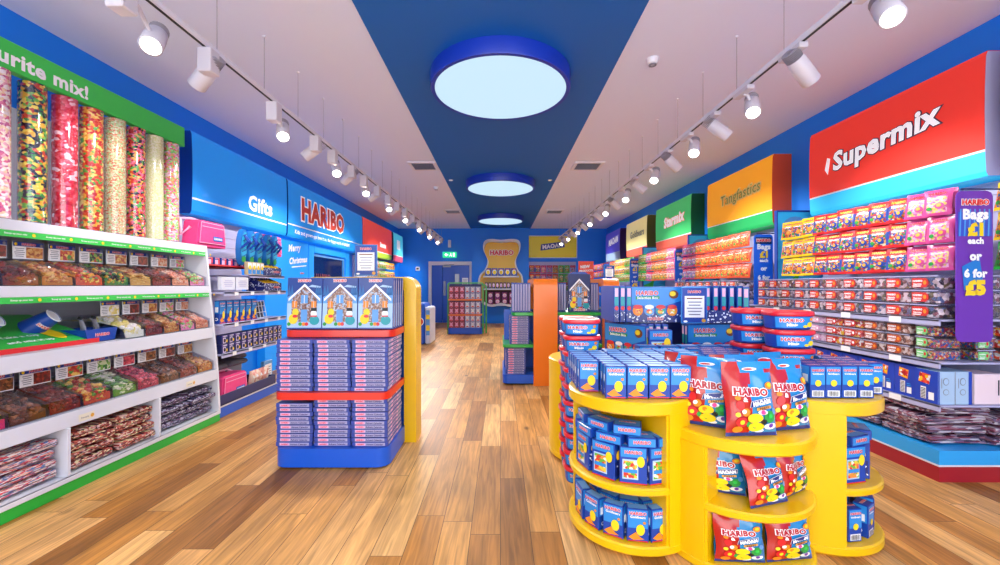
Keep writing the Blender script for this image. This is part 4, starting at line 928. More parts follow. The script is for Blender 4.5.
# card rack
e = empty('card_rack', 'white wire rack of cards at end of the gift shelf', 'rack', (-2.78, 4.66, .91), PI/2)
m = MB()
for x in (-.09, -.03, .03, .09): m.tube([(x, -.04, 0), (x, .0, .2)], .004, W, 6)
for z in (.005, .07, .14, .2): m.tube([(-.09, -.04+.2*z, z), (.09, -.04+.2*z, z)], .004, W, 6)
m.obj('wire_frame', e)
for i in range(3):
    m = MB()
    m.box(-.08+.06*i, -.03+.06*i, .0, .012, .01, .19, mat('card_ink', '#3c4258', .6)); m.obj('card', e)
# peg row of clips and small packs on red tray, display boxes
for k in range(6):
    def fn(mb): mb.box(-.04, .04, -.035, .035, 0, .085, PBLUE, .002); front(mb, -.035).rect(-.03, .01, .01, .06, LPINK).rect(.012, .02, .034, .07, REDP).logo('HARIBO', 0, .075, .06, None, REDP, WHITE, 2)
    if k == 0: KEYB = one('keyring_box', fn, 'gift box')
    KEYB.put((-2.88, ga+.07+k*.098, 1.481), PI/2, 'small blue gift box on the red tray, %s from the sweet tubes' % ORD[k], 'gift boxes on red tray')
for k in range(2):
    o = MB().box(-.1, .1, -.02, .02, 0, .13, W, .003); front(o, -.02).lines(-.07, .03, .07, .1, 4, LILAC); o = o.obj('white_card_box', loc=(-2.72, 4.02+.22*k, 1.24), rz=PI/2)
    tag(o, ['blank white card box on upper gift shelf beside the bins', 'second blank white card box on upper gift shelf'][k], 'box')
def display(label, loc, seed):
    e = empty('counter_display', label, 'display box', loc, PI/2)
    m = MB(); w, d = .36, .2; m.box(-w/2, w/2, -d/2, -d/2+.006, 0, .09, STARS); m.box(-w/2, w/2, d/2-.006, d/2, 0, .17, STARS); m.box(-w/2, w/2, -d/2, d/2, 0, .006, NAVY)
    for s in (-1, 1): m.prism([(-d/2, 0), (d/2, 0), (d/2, .17), (-d/2, .09)], 'x', s*w/2-.003, s*w/2+.003, STARS)
    front(m, -d/2).logo('HARIBO', w*.2, .045, .12, None, REDP, WHITE, 1); m.obj('tray', e, smooth=False)
    return e
YPL = noisy('yellow_plush', '#f2c41a', '#e0a810', 60, .95)
def plushball(mb):
    rr = random.Random(5)
    mb.surf(lambda a, b: (.041*math.cos(2*PI*a)*math.sin(PI*b)*(1+.05*math.sin(8*a*PI)), .041*math.sin(2*PI*a)*math.sin(PI*b), .055-.055*math.cos(PI*b)), 14, 9, YPL); mb.box(-.012, .012, -.043, -.038, .05, .07, REDP)
BALL = one('yellow_soft_toy', plushball, 'soft toy')
for j, (z, lab) in enumerate(((1.4, 'upper'), (1.22, 'lower'))):
    if j == 0:
        o = MB().box(-3.4, -2.68, 4.34, 5.02, 1.385, 1.398, LILAC); o.box(-2.69, -2.68, 4.34, 5.02, 1.37, 1.402, LILAC); tag(o.obj('short_shelf'), 'short lilac shelf carrying the upper navy display box', 'shelf')
    display('navy counter display box of yellow soft toys on the %s shelf level' % lab, (-2.8, 4.81, z+.002), j)
    for k in range(8): BALL.put((-2.75-.09*(k // 4), 4.68+.088*(k % 4), z+.012+.012*(k//4)), (0, 0, PI/2+k), 'yellow soft toy in the %s navy display box, %s toy' % (lab, ORD[k]), 'yellow soft toys in %s display box' % lab)
for k in range(4):
    def fn(mb): mb.box(-.035, .035, -.02, .02, 0, .14, mat('blister_card', '#c8b48a', .5), .004); f = front(mb, -.02); f.rect(-.03, .08, .03, .13, WHITE); f.rect(-.03, .01, .03, .06, PSKY); f.disc(0, .08, .02, .025, [YELP, WHITE][0], 2)
    if k == 0: BLIS = one('blister_pack', fn, 'gift pack')
    BLIS.put((-2.73, 4.38+.075*k, 1.4), PI/2, 'small blister pack on short lilac shelf, %s before the yellow toys' % ORD[k], 'blister packs on the short shelf')
# hanging blue and green flip flops
FFB = mat('flip_blue', '#1a78c8', .5); FFT = mat('flip_teal', '#2aa8d8', .5)
def flip():
    e = empty('swim_bag', '-', 'bag')
    def sole(k, n=20): return [((.048*k+.006*math.sin(2*PI*i/n))*math.cos(2*PI*i/n), .14+.135*k*math.sin(2*PI*i/n)) for i in range(n)]
    m = MB(); m.prism(sole(1), 'y', -.012, .012, FFB); m.obj('sole', e)
    m = MB(); f = front(m, -.0125, .0015); f.poly(sole(.86), FFT, 1)
    for z in (.06, .1, .14, .18, .22): f.poly([(-.03, z), (.03, z+.022), (.03, z+.03), (-.03, z+.008)], PBLUE, 2)
    f.disc(0, .05, .03, .025, GRN2, 2); m.obj('insole_print', e, smooth=False)
    m = MB(); m.tube([(-.04, -.012, .13), (-.02, -.04, .18), (0, -.012, .23)], .007, PBLUE, 6); m.tube([(.04, -.012, .13), (.02, -.04, .18), (0, -.012, .23)], .007, PBLUE, 6); m.obj('strap', e)
    return Proto(e, 'bag')
FLP = flip()
for ch in FLP.o.children: ch.scale = (1.45, 2, 1.42)
for k in range(9):
    FLP.put((-2.80-.05*(k % 2), 4.36+.072*k+.03*(k//5), 1.5), (.06, 0, PI/2+.1), 'blue and green patterned oval bag hanging between pink bags, %s along' % ORD[k], 'hanging oval bags')
# ---- Merry Christmas panel and dark window beyond
e = empty('christmas_panel', 'light blue wall panel with white Christmas greeting lettering', 'panel', (XL, 6.55, 0), PI/2)
m = MB(); m.box(-.65, .68, -.12, -.002, 0, 2.04, SB1, .005); m.obj('panel', e)
m = MB(); f = front(m, -.12, .002); f.text('Merry', .2, 1.9, .4, None, WHITE, .04, 1, .25, .12); f.text('Christmas', .33, 1.72, .6, None, WHITE, .04, 1, .25, .12); f.poly([(.1, 1.58), (.6, 1.63), (.6, 1.645), (.1, 1.6)], WHITE); f.logo('HARIBO', .45, 1.5, .14, None, REDP, WHITE); m.obj('lettering', e, smooth=False)
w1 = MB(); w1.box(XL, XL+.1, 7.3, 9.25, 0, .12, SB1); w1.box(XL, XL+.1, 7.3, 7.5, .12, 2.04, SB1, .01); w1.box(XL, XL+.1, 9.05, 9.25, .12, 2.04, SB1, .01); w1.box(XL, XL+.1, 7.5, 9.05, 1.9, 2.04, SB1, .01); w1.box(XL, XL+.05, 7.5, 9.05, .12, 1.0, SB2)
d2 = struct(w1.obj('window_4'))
m = MB(); m.box(XL+.01, XL+.05, 7.55, 8.95, 1.0, 1.84, mat('dark_glass', '#0c1c4a', .08, coat=.8), .003); g = side(m, XL+.05, 1, .003); g.text('HARIBO', 8.0, 1.45, .62, None, mat('dim_coral', '#7a3a52', .4), .05); m.obj('window_pane', d2)  # dim wordmark paints a reflection onto the dark pane
m = MB()
for a, b, c_, d_ in ((7.5, 9.0, 1.84, 1.87), (7.5, 9.0, .97, 1.0), (7.5, 7.53, 1.0, 1.84), (8.97, 9.0, 1.0, 1.84)): m.box(XL+.05, XL+.075, a, b, c_, d_, ICE)
m.obj('window_frame', d2)

# ================================================================== hanging bag bays
cnt = {}
def peg_bay(name, wall, y0, n, pitch, rows, choose, X, zr, dbl=1, where='', h=.17):
    """rows of bags on pegs; wall -1 / +1"""
    rz = PI/2 if wall < 0 else -PI/2
    for r, z in enumerate(rows):
        for k in range(n):
            P, cname = choose(r, k)
            for d in range(dbl):
                P.put((X+wall*(.055*d)+R.uniform(-.006, .006), y0+pitch*(k+.5)+R.uniform(-.008, .008)+.022*d, z+R.uniform(-.004, .004)), (-.16+R.uniform(-.04, .04)+.05*d, R.uniform(-.05, .05), rz+wall*(.3+R.uniform(-.08, .1))),
                    '%s sweet bag on pegs of %s, %s row, %s column%s' % (cname, where, ['top', 'middle', 'bottom', 'lowest'][r], ORD[k], '' if d == 0 else ', behind'), 'bags on pegs of %s' % where)
# ================================================================== FAR GIFT WALL BAGS
def slat_bay(label, wall, y0, y1, zt, levels, xf, plinth=True, depthback=.06):
    X = XL if wall < 0 else XR; s = -wall
    base = (X+s*.3, (y0+y1)/2, 0); u = empty('shelving_bay', label, 'shelving unit', base)
    m = MB(); m.box(X+s*.002, X+s*.05, y0, y1, .0, zt, LILAC)
    n = int((zt-1.0)/.13)
    for k in range(n): m.box(X+s*.05, X+s*.058, y0, y1, 1.04+k*.13, 1.12+k*.13, LILAC, .002)
    part(m, 'slatted_back_panel', u, base)
    for z in levels:
        m = MB(); m.box(X+s*.06, xf, y0, y1, z-.012, z, LILAC); m.box(xf-s*.012, xf, y0, y1, z-.042, z, LILAC, .002); sh = part(m, 'shelf', u, base)
        for k in range(int((y1-y0)/.42)):
            m = MB(); side(m, xf, s, .002).rect(y0+.25+k*.42, z-.04, y0+.34+k*.42, z+.002, WHITE); m.obj('price_ticket', sh, smooth=False)
    if plinth:
        m = MB(); m.box(X+s*.06, xf, y0, y1, 0, .1, DRED); m.box(X+s*.06, xf+s*.002, y0, y1, .1, .112, W); m.box(X+s*.06, xf+s*.001, y0, y1, .112, .205, SKY); part(m, 'plinth', u, base)
    return u
slat_bay('lilac slatted wall bay of hanging bags below the red wall sign', -1, 9.7, 12.3, 2.02, (1.1, .7), -3.05)
peg_bay('a', -1, 9.75, 13, .19, (1.76, 1.5, 1.26), lambda r, k: ((BAG_TAN, 'tan') if k < 5 else (BAG_GREEN, 'green') if k < 8 else (BAG_YEL, 'yellow')), -3.2, None, 1, 'the far gift wall bay')
# ================================================================== RIGHT WALL, NEAREST BAY
slat_bay('nearest lilac wall bay with red and blue plinth under the white lettered red sign', 1, 2.64, 4.56, 2.05, (1.06, .78, .5), 2.86)
# extra slat wall beyond the bay towards the camera
m = MB(); m.box(XR-.05, XR-.002, 1.2, 2.62, 0, 2.05, LILAC)
for k in range(14): m.box(XR-.058, XR-.05, 1.2, 2.62, .2+k*.13, .28+k*.13, LILAC, .002)
tag(m.obj('slatted_panel'), 'plain lilac slatted wall panel cut by the frame beyond purple banner', 'wall panel')
# end divider, cyan with glow
def divider(y, lab):
    e = empty('bay_divider', lab, 'divider', (3.4, y, .0), 0)
    MB().box(-.25, .27, -.02, .02, .0, 2.12, CYAN, .004).obj('panel', e)
    m = MB(); f = front(m, -.02, .002); f.disc(-.05, 1.93, .16, .14, ICE, 1); f.disc(-.05, 1.93, .1, .09, WHITE, 2); m.obj('printed_moon', e, smooth=False)  # pale discs put a white glow into the panel's print
    m = MB(); f = front(m, -.02, .002); f.poly([(-.24, 1.1), (-.05, 1.2), (.0, 1.45), (-.1, 1.35), (-.24, 1.3)], LGREEN, 1); f.poly([(-.24, .9), (.1, .95), (.05, 1.15), (-.24, 1.08)], GOLD, 2)
    m.obj('printed_pattern', e, smooth=False)
    m = MB(); m.box(-.25, .27, -.022, .022, 2.12, 2.14, PBLUE); m.box(-.262, -.25, -.022, .022, 0, 2.14, PBLUE); m.obj('edge_trim', e)
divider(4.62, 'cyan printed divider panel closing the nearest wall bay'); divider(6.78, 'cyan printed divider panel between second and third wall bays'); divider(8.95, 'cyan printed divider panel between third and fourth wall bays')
ch1 = lambda r, k: (BAG_PINK, 'pink') if k in (0, 1) else ((BAG_RED, 'red') if k < 8 else (BAG_YEL, 'yellow'))
peg_bay('b', 1, 2.72, 11, .147, (1.765, 1.575, 1.385), ch1, 3.02, None, 2, 'the nearest bay')
for z, nm in ((1.765, 'top'), (1.575, 'middle'), (1.385, 'bottom')):
    for k in range(2): (BAG_YEL if nm != 'bottom' else BAG_GREEN).put((3.2, 2.56-.1*k*0-.12*k, z), (-.16, 0, -PI/2-.1), 'sweet bag on pegs past the purple banner, %s row, %s' % (nm, ['inner', 'outer'][k]), 'bags past the purple banner')
# clear tubs
def cleartub(name, w, h, d, lab, colr, art):
    e = empty(name, '-', 'clear tub')
    m = MB(); m.box(-w/2+.002, w/2-.002, -d/2+.003, d/2-.003, .004, h*.8, art, .006); m.obj('wrapped_sweets', e)['kind'] = 'stuff'
    m = MB(); m.prism([(-w/2+.004, 0), (w/2-.004, 0), (w/2, h*.88), (-w/2, h*.88)], 'y', -d/2, d/2, GLASS); m.obj('tub_body', e, smooth=False)
    m = MB(); m.box(-w/2-.002, w/2+.002, -d/2-.003, d/2+.003, h*.88, h-.001, GLASS, .003); m.box(-w/2, w/2, -d/2-.004, -d/2-.003, h*.9, h*.97, LILAC); m.obj('lid', e, smooth=False)
    m = MB(); f = front(m, -d/2-.001, .001); f.rect(-w*.44, h*.14, w*.08, h*.8, lab, 1); f.disc(w*.04, h*.48, w*.13, h*.3, lab, 2); f.disc(w*.04, h*.48, w*.06, h*.15, colr, 3)
    f.text('HARIBO', -w*.22, h*.6, w*.34, None, WHITE, .06, 3); f.text('Starmix', -w*.22, h*.38, w*.3, None, WHITE, .04, 3); f.rect(-w*.4, h*.2, -w*.1, h*.27, WHITE, 3); m.obj('label', e, smooth=False)
    return Proto(e, 'clear tub')
ARTT = candy('tub_sweets', ['#5a3a44', '#b8a0a8', '#2a2430', '#e0d0d4', '#8a4a54', '#4a5a8a', '#d8c8d0', '#6a5a3a'], 40, .5)
CT = cleartub('clear_sweet_tub', .182, .096, .2, mat('tub_label_red', '#d02a28', .4), ORAP, ARTT)
def tubrow(n, y0, X, z0, lv, where, prot, h, pitch, gr, cat='clear tub of wrapped sweets with red label'):
    for k in range(n):
        for r in range(lv):
            prot.put((X, y0+pitch*(k+.5), z0+r*h), -PI/2, '%s, %s column, %s tier, %s' % (cat, ORD[k], ['bottom', 'middle', 'top'][r], where), gr)
tubrow(10, 2.66, 2.98, 1.061, 3, 'nearest bay', CT, .0975, .187, 'clear red label tubs in nearest bay')
def tray(name, lab, colr, art, w=.178): return cleartub(name, w, .078, .18, lab, colr, art)
T_RED = tray('sweet_box', mat('tub_label_red', '#d02a28'), WHITE, ARTRED); T_PINK = tray('sweet_box', mat('label_pale_pink', '#e8a8d0', .4), WHITE, candy('pale_sweets', ['#e6c0dc', '#f0d8e8', '#c890b8'], 50, .4)); T_GRN = tray('sweet_box', mat('label_mint', '#7ad07a', .4), WHITE, candy('mint_sweets', ['#b8e0a8', '#e0f0d0', '#88c080'], 50, .4))
T_BRN = tray('sweet_box', mat('label_rust', '#b84a28', .4), ORAP, candy('rust_sweets', ['#8a5a4a', '#c8a898', '#5a3a34', '#e0d0c8'], 50, .4)); T_MIX = tray('sweet_box', mat('label_mint', '#7ad07a'), REDP, ARTMIX, .12)
order = [(T_MIX, 'mixed'), (T_BRN, 'rust label'), (T_BRN, 'rust label'), (T_RED, 'red label'), (T_RED, 'red label'), (T_PINK, 'pale pink label'), (T_PINK, 'pale pink label'), (T_GRN, 'mint label'), (T_GRN, 'mint label'), (T_RED, 'red label')]
for k, (P, nm) in enumerate(order):
    for r in range(3):
        P.put((2.97, 2.75+.187*k, .781+r*.079), -PI/2, '%s sweet box, %s from bay end, %s tier of second shelf' % (nm, ORD[k], ['bottom', 'middle', 'top'][r]), 'sweet boxes on second shelf')
for k, P in enumerate((T_MIX, T_RED)):
    for r in range(3): P.put((3.2+.2*k, 2.76, .781+r*.079), 0, '%s sweet box facing the entrance at bay end, %s tier' % (['mixed', 'red label'][k], ['bottom', 'middle', 'top'][r]), 'sweet boxes at the bay end')
for k in range(2):
    for r in range(3): CT.put((3.22+.2*k, 2.78, 1.061+r*.0975), 0, 'clear red label tub facing the entrance at bay end, %s column, %s tier' % (ORD[k], ['bottom', 'middle', 'top'][r]), 'clear tubs at the bay end')
# blue cases on the third shelf
def case(mb):
    w, h, d = .148, .215, .22; mb.box(-w/2, w/2, -d/2, d/2, 0, h, BLUEB, .002); f = front(mb, -d/2)
    f.poly([(-w*.3, h*.62), (w*.14, h*.56), (w*.2, h*.86), (-w*.26, h*.92)], ORAP, 1); f.poly([(-w*.27, h*.64), (w*.12, h*.59), (w*.17, h*.84), (-w*.23, h*.895)], ARTRED, 2)
    f.rect(-w*.22, h*.1, w*.02, h*.48, WHITE, 1)
    for i in range(8): f.rect(-w*.2, h*(.12+.045*i), 0, h*(.12+.045*i+.02), DK, 2)
    f.rect(w*.1, h*.1, w*.32, h*.3, WHITE, 1); f.rect(w*.1, h*.34, w*.32, h*.36, SKY, 1); f.rect(w*.1, h*.4, w*.28, h*.42, SKY, 1)
BLUEB = mat('case_blue', '#1440b4', .4, coat=.2)
CASE = one('sweet_case', case, 'case')
for k in range(11): CASE.put((2.99, 2.885+.151*k, .501), -PI/2, 'blue sweet case with barcode on third shelf, %s from bay end' % ORD[k], 'blue cases on the third shelf')
def wcase(mb):
    w, h, d = .22, .215, .148; mb.box(-w/2, w/2, -d/2, d/2, 0, h, SNOW, .002); f = front(mb, -d/2); f.rect(-w*.5, 0, -w*.46, h, BLUEB); f.rect(w*.4, 0, w*.5, h, BLUEB); f.rect(-.002, 0, .002, h, GREY)
    for x in (-.06, .05):
        f.disc(x, h*.7, .02, .025, GREY, 1); f.disc(x, h*.7, .016, .02, SNOW, 2); f.disc(x, h*.38, .02, .02, GREY, 1); f.disc(x, h*.38, .016, .016, SNOW, 2); f.rect(x-.03, h*.5, x-.026, h*.8, GREY)
def wcase2(mb):
    wcase(mb); q = Face(mb, lambda u, v, o: (-.11-o, -u, v), .0012); q.rect(-.074, 0, .074, .2148, BLUEB); q.poly([(-.05, .13), (.02, .12), (.03, .185), (-.04, .195)], ARTRED, 2); q.rect(-.035, .02, 0, .1, WHITE, 2)
    for i in range(7): q.rect(-.032, .025+.01*i, -.003, .03+.01*i, DK, 3)
    q.rect(.015, .02, .05, .07, WHITE, 2)
WC = one('white_case', wcase2, 'case')
WC.put((2.975, 2.725, .501), 0, 'white case with two round symbols facing the entrance on third shelf')
o = MB().box(-.09, .09, -.075, .075, 0, .2, mat('case_blush', '#ecd8e0', .5), .003); f = front(o, -.075); f.rect(.06, .06, .07, .16, DK); o = o.obj('white_case', loc=(3.2, 2.73, .502)); tag(o, 'plain blush white case beside the two symbol case', 'case')
# lying bags in the base
for k in range(5):
    for r in range(3 if k else 4):
        LIE_P.put((3.07+R.uniform(-.03, .03)*1, 2.9+.36*k, .208+r*.066), (R.uniform(-.03, .03), R.uniform(-.02, .05), -PI/2+R.uniform(-.05, .05)), 'flat bag of wrapped sweets in blue plinth, pile %s from bay end, %s layer' % (ORD[k], ORD[r]), 'flat bags in the blue plinth')
for r in range(3): LIE_P.put((3.44, 2.9, .21+r*.068), (0, 0, .02), 'flat bag of wrapped sweets against the wall at bay end, %s layer' % ORD[r], 'flat bags against the wall')
wobbler('wavy purple hanging price banner, the only purple one', 3.04, 2.6, 1.89, .97, .235, True)
wobbler('blue hanging price banner before the orange signed bay', 3.115, 4.8, 1.89, .93, .225)
wobbler('blue hanging price banner between orange and green signed bays', 3.06, 6.85, 1.89, .93, .22)
wobbler('blue hanging price banner below the cream wall sign', 3.0, 9.05, 1.89, .93, .22)
wobbler('farthest blue hanging price banner near the back corner', 2.96, 11.2, 1.89, .93, .22)
# ---- further bays
slat_bay('second lilac wall bay, under the orange sign', 1, 4.66, 6.74, 2.05, (1.06, .78, .5), 2.86)
peg_bay('c', 1, 4.93, 12, .148, (1.765, 1.575, 1.385), lambda r, k: (BAG_LILAC, 'berry coloured') if k > 8 else (BAG_ORA, 'orange red'), 3.02, None, 1, 'the orange signed bay')
tubrow(9, 4.9, 2.98, 1.061, 3, 'second bay', CT, .0975, .2, 'clear red label tubs in second bay')
for k in range(9):
    for r in range(2): (T_GRN if k % 3 else T_PINK).put((2.97, 5.0+.19*k, .781+r*.079), -PI/2, 'sweet box on second shelf below orange sign, %s along, %s tier' % (ORD[k], ['bottom', 'upper'][r]), 'sweet boxes below the orange sign')
slat_bay('third lilac wall bay, under the green sign', 1, 6.82, 8.91, 2.05, (1.06, .6), 2.86)
peg_bay('d', 1, 7.05, 12, .148, (1.765, 1.575, 1.385), lambda r, k: ((BAG_PINK, 'pink') if k < 2 else (BAG_TAN, 'tan') if k < 7 else (BAG_LILAC, 'berry coloured') if k < 9 else (BAG_GREEN, 'green')), 3.02, None, 1, 'the green signed bay')
slat_bay('fourth lilac wall bay, under the cream sign', 1, 9.0, 11.1, 2.05, (1.06, .6), 2.86)
peg_bay('e', 1, 9.25, 12, .16, (1.765, 1.575, 1.385), lambda r, k: ((BAG_GREEN, 'green') if k < 4 or r > 1 else (BAG_YEL, 'yellow') if k < 9 else (BAG_TAN, 'tan')), 3.02, None, 1, 'the cream signed bay')
slat_bay('fifth lilac wall bay, nearest the back corner', 1, 11.2, 13.4, 2.05, (1.06, .6), 2.86)
peg_bay('f', 1, 11.35, 8, .24, (1.765, 1.55), lambda r, k: (BAG_TAN, 'tan') if k % 2 else (BAG_LILAC, 'berry coloured'), 3.0, None, 1, 'the corner bay')
# back wall bay
u = empty('shelving_bay', 'lilac back wall bay under the yellow sign', 'shelving unit', (1.8, YB-.1, 0))
m = MB(); m.box(-.82, .82, .05, .095, 0, 2.12, LILAC)
for k in range(8): m.box(-.82, .82, .04, .05, 1.04+k*.13, 1.12+k*.13, LILAC, .002)
m.obj('slatted_back_panel', u); m = MB(); m.box(-.82, .82, -.35, .05, 1.0, 1.02, LILAC); m.obj('shelf', u); m = MB(); m.box(-.82, .82, -.35, .05, 0, .12, BLUE); m.obj('plinth', u)
cols = [(BAG_RED, 'red'), (BAG_RED, 'red'), (BAG_PINK, 'pink'), (BAG_LILAC, 'berry coloured'), (BAG_TAN, 'tan'), (BAG_GREEN, 'green'), (BAG_GREEN, 'green'), (BAG_LILAC, 'berry coloured')]
for r, z in enumerate((1.72, 1.42, 1.12)):
    for k in range(8):
        b = cols[k][0].put((1.08+.2*k, YB-.22, z), (-.1, 0, R.uniform(-.1, .1)), '%s sweet bag on back wall pegs, %s row, %s from the column' % (cols[k][1], ['top', 'middle', 'bottom'][r], ORD[k]), 'bags on the back wall pegs'); b.scale = (1.25, 1.25, 1.45)
# packs in the wavy wall display
def tinypack(name, colr, w, h, d, band):
    def fn(mb): mb.box(-w/2, w/2, -d/2, d/2, 0, h, colr, .004); f = front(mb, -d/2); f.disc(0, h*.5, w*.36, h*.33, WHITE, 1); f.disc(0, h*.45, w*.28, h*.24, band, 2); f.text('HARIBO', 0, h*.85, w*.7, None, REDP if colr is not REDP else WHITE, .05, 2)
    return one(name, fn, 'sweet pack')
P1 = tinypack('round_face_pack', PBLUE, .2, .26, .1, YELP); P2 = tinypack('navy_pack', NAVY, .105, .2, .1, LPINK); P3 = tinypack('purple_pack', mat('magenta_pack', '#8a2a7a', .4), .17, .2, .12, LPINK)
for k in range(5): P1.put((-.42+.22*k, 13.7, 1.62), 0, 'blue pack on top shelf of the wavy wall display, %s along' % ORD[k], 'blue packs in the wavy display')
for k in range(9): P2.put((-.48+.125*k, 13.7, 1.2), 0, 'navy pack on middle shelf of the wavy wall display, %s along' % ORD[k], 'navy packs in the wavy display')
for k in range(4):
    for r in range(2): P3.put((-.34+.24*k, 13.68, .66+r*.205), 0, 'magenta pack on bottom shelf of the wavy display, %s stack, %s tier' % (ORD[k], ['lower', 'upper'][r]), 'magenta packs in the wavy display')
# ================================================================== CALENDAR STAND (centre, gift wall side)
def rrect(x0, x1, y0, y1, r, n=6, corners=(1, 1, 1, 1)):
    out = []
    for (cx, cy, a0, on) in ((x1-r, y1-r, 0, corners[0]), (x0+r, y1-r, PI/2, corners[1]), (x0+r, y0+r, PI, corners[2]), (x1-r, y0+r, 3*PI/2, corners[3])):
        if on: out += [(cx+r*math.cos(a0+PI/2*i/n), cy+r*math.sin(a0+PI/2*i/n)) for i in range(n+1)]
        else: out.append((cx+(r if a0 in (0, 3*PI/2) else -r), cy+(r if a0 in (0, PI/2) else -r)))
    return out
def shelfslab(m, poly, z0, z1, mt, c=.006):
    m.prism(poly, 'z', z0, z1, mt)
def arch(axis, a0, a1, b0, b1, top, leg, mt, r=.1):
    """inverted U band in the axis plane between a0..a1, thickness b0..b1"""
    n = 8; outp = [(a0, 0)]+[(a0+r-r*math.cos(PI/2*i/n), top-r+r*math.sin(PI/2*i/n)) for i in range(n+1)]+[(a1-r+r*math.sin(PI/2*i/n), top-r+r*math.cos(PI/2*i/n)) for i in range(n+1)]+[(a1, 0)]
    ri = max(r-leg, .02); t2 = top-leg
    inp = [(a0+leg, 0)]+[(a0+leg+ri-ri*math.cos(PI/2*i/n), t2-ri+ri*math.sin(PI/2*i/n)) for i in range(n+1)]+[(a1-leg-ri+ri*math.sin(PI/2*i/n), t2-ri+ri*math.cos(PI/2*i/n)) for i in range(n+1)]+[(a1-leg, 0)]
    m = MB(); f = {'x': lambda p, b: (b, p[0], p[1]), 'y': lambda p, b: (p[0], b, p[1])}[axis]; k = len(outp)
    vs = [f(p, b0) for p in outp]+[f(p, b0) for p in inp]+[f(p, b1) for p in outp]+[f(p, b1) for p in inp]; fs = []
    for i in range(k-1): fs += [(i, i+1, k+i+1, k+i), (2*k+i, 3*k+i, 3*k+i+1, 2*k+i+1), (i, 2*k+i, 2*k+i+1, i+1), (k+i, k+i+1, 3*k+i+1, 3*k+i)]
    fs += [(0, k, 3*k, 2*k), (k-1, 3*k-1, 4*k-1, 2*k-1)]
    m.add(vs, fs, mt); return m
x0, x1 = -1.595, -.785
U = empty('calendar_stand', 'blue based stand with red shelves and yellow arch, stacked with calendars', 'display stand', (-1.17, 3.4, 0)); UB = (-1.17, 3.4, 0)
STR = mat('shelf_red', '#e2301c', .35, coat=.3)
m = MB(); m.prism(rrect(x0, x1, 2.83, 4.05, .09), 'z', .012, .142, BLUE); part(m, 'base', U, UB)
m = MB(); m.prism(rrect(x0+.03, x1-.03, 2.86, 4.02, .08), 'z', 0, .012, DK); part(m, 'kick_plate', U, UB)
for y0_, y1_, tag_ in ((2.83, 3.31, 1), (3.53, 4.05, 0)):
    for z, dy in ((.533, .0), (.955, .14)):
        a = y0_+(dy if tag_ else 0); b = y1_-(0 if tag_ else dy)
        m = MB(); m.prism(rrect(x0, x1, a, b, .07, 6, (0, 0, 1, 1) if tag_ else (1, 1, 0, 0)), 'z', z-.05, z, STR); part(m, 'shelf', U, UB)
m = arch('y', -1.62, -.69, 3.315, 3.52, 1.355, .1, YEL, .1); part(m, 'arch', U, UB)
m = MB(); m.box(-1.5, -.8, 3.4, 3.43, .142, 1.25, BLUE); part(m, 'centre_panel', U, UB)
for half, yc, rz in ((0, 3.07, 0), (1, 3.79, PI)):
    for s in range(3):
        xs = x0+.135+s*.266
        for zb, n, nm in ((.142, 11, 'lower'), (.533, 12, 'upper')):
            nn = n-1 if (s == 0 and nm == 'lower') else n
            yy_ = yc+(.0 if half == 0 else -.0)
            for k in range(nn):
                CALF.put((xs+R.uniform(-.004, .004), yy_+R.uniform(-.006, .006)*1, zb+.001+k*.0305), (0, 0, rz+R.uniform(-.01, .01)),
                    'flat calendar box, %s tier %s yellow arch, %s stack, %s from bottom' % (nm, ['before', 'behind'][half], ORD[s], ORD[k]), 'calendar boxes stacked on the red shelved stand')
for half in range(2):
    for s in range(3):
        for d in range(5 if half == 0 else 3):
            yy_ = 3.03+.05*d if half == 0 else 3.85-.05*d
            CAL.put((x0+.135+s*.265-.003+.004*d, yy_, .956), (-.06 if half == 0 else .06*-1, 0, 0 if half == 0 else PI),
                'gingerbread house calendar standing on red top shelf, %s column, %s%s' % (ORD[s], 'front' if d == 0 else ORD[d]+' behind', '' if half == 0 else ', beyond the yellow arch'), 'standing house calendars')
notice('framed price notice standing up behind the house calendars', (-1.2, 3.62, 1.36))

# ================================================================== ORANGE STAND (centre of shop)
U = empty('orange_stand', 'long stand with orange arches and green shelves in shop centre', 'display stand', (.8, 5.7, 0)); UB = (.8, 5.7, 0)
SG = mat('shelf_green', '#22a53a', .35, coat=.3)
m = MB(); m.prism(rrect(.03, 1.75, 5.24, 6.3, .07), 'z', .02, .13, BLUE); part(m, 'base', U, UB)
m = MB(); m.prism(rrect(.06, 1.72, 5.27, 6.27, .07), 'z', 0, .02, DK); part(m, 'kick_plate', U, UB)
part(arch('x', 5.18, 6.36, .425, .73, 1.375, .1, ORA, .09), 'arch', U, UB); part(arch('x', 5.18, 6.36, 1.325, 1.52, 1.375, .1, ORA, .09), 'arch', U, UB)
for z, a in ((.52, .03), (.935, .15)):
    m = MB(); m.prism(rrect(a, .424, 5.26, 6.28, .05, 5, (0, 1, 1, 0)), 'z', z-.04, z, SG); part(m, 'shelf', U, UB)
    m = MB(); m.box(.731, 1.324, 5.26, 6.28, z-.04, z, SG, .004); part(m, 'shelf', U, UB)
    m = MB(); m.prism(rrect(1.521, 1.75, 5.26, 6.28, .05, 5, (1, 0, 0, 1)), 'z', z-.04, z, SG); part(m, 'shelf', U, UB)
m = MB(); m.box(.731, 1.324, 6.0, 6.2, 1.29, 1.34, mat('rail_brown', '#8a3a1c', .4)); part(m, 'cross_rail', U, UB)
m = MB(); m.box(.05, 1.7, 5.75, 5.77, .13, .95, BLUE); part(m, 'centre_panel', U, UB)
for k in range(7): 
    CAL.put((.165+.035*k, 5.42, .936), (0, 0, PI/2), 'calendar standing edge on beside orange arch on green top shelf, %s along' % ORD[k], 'calendars on edge beside the orange arch')
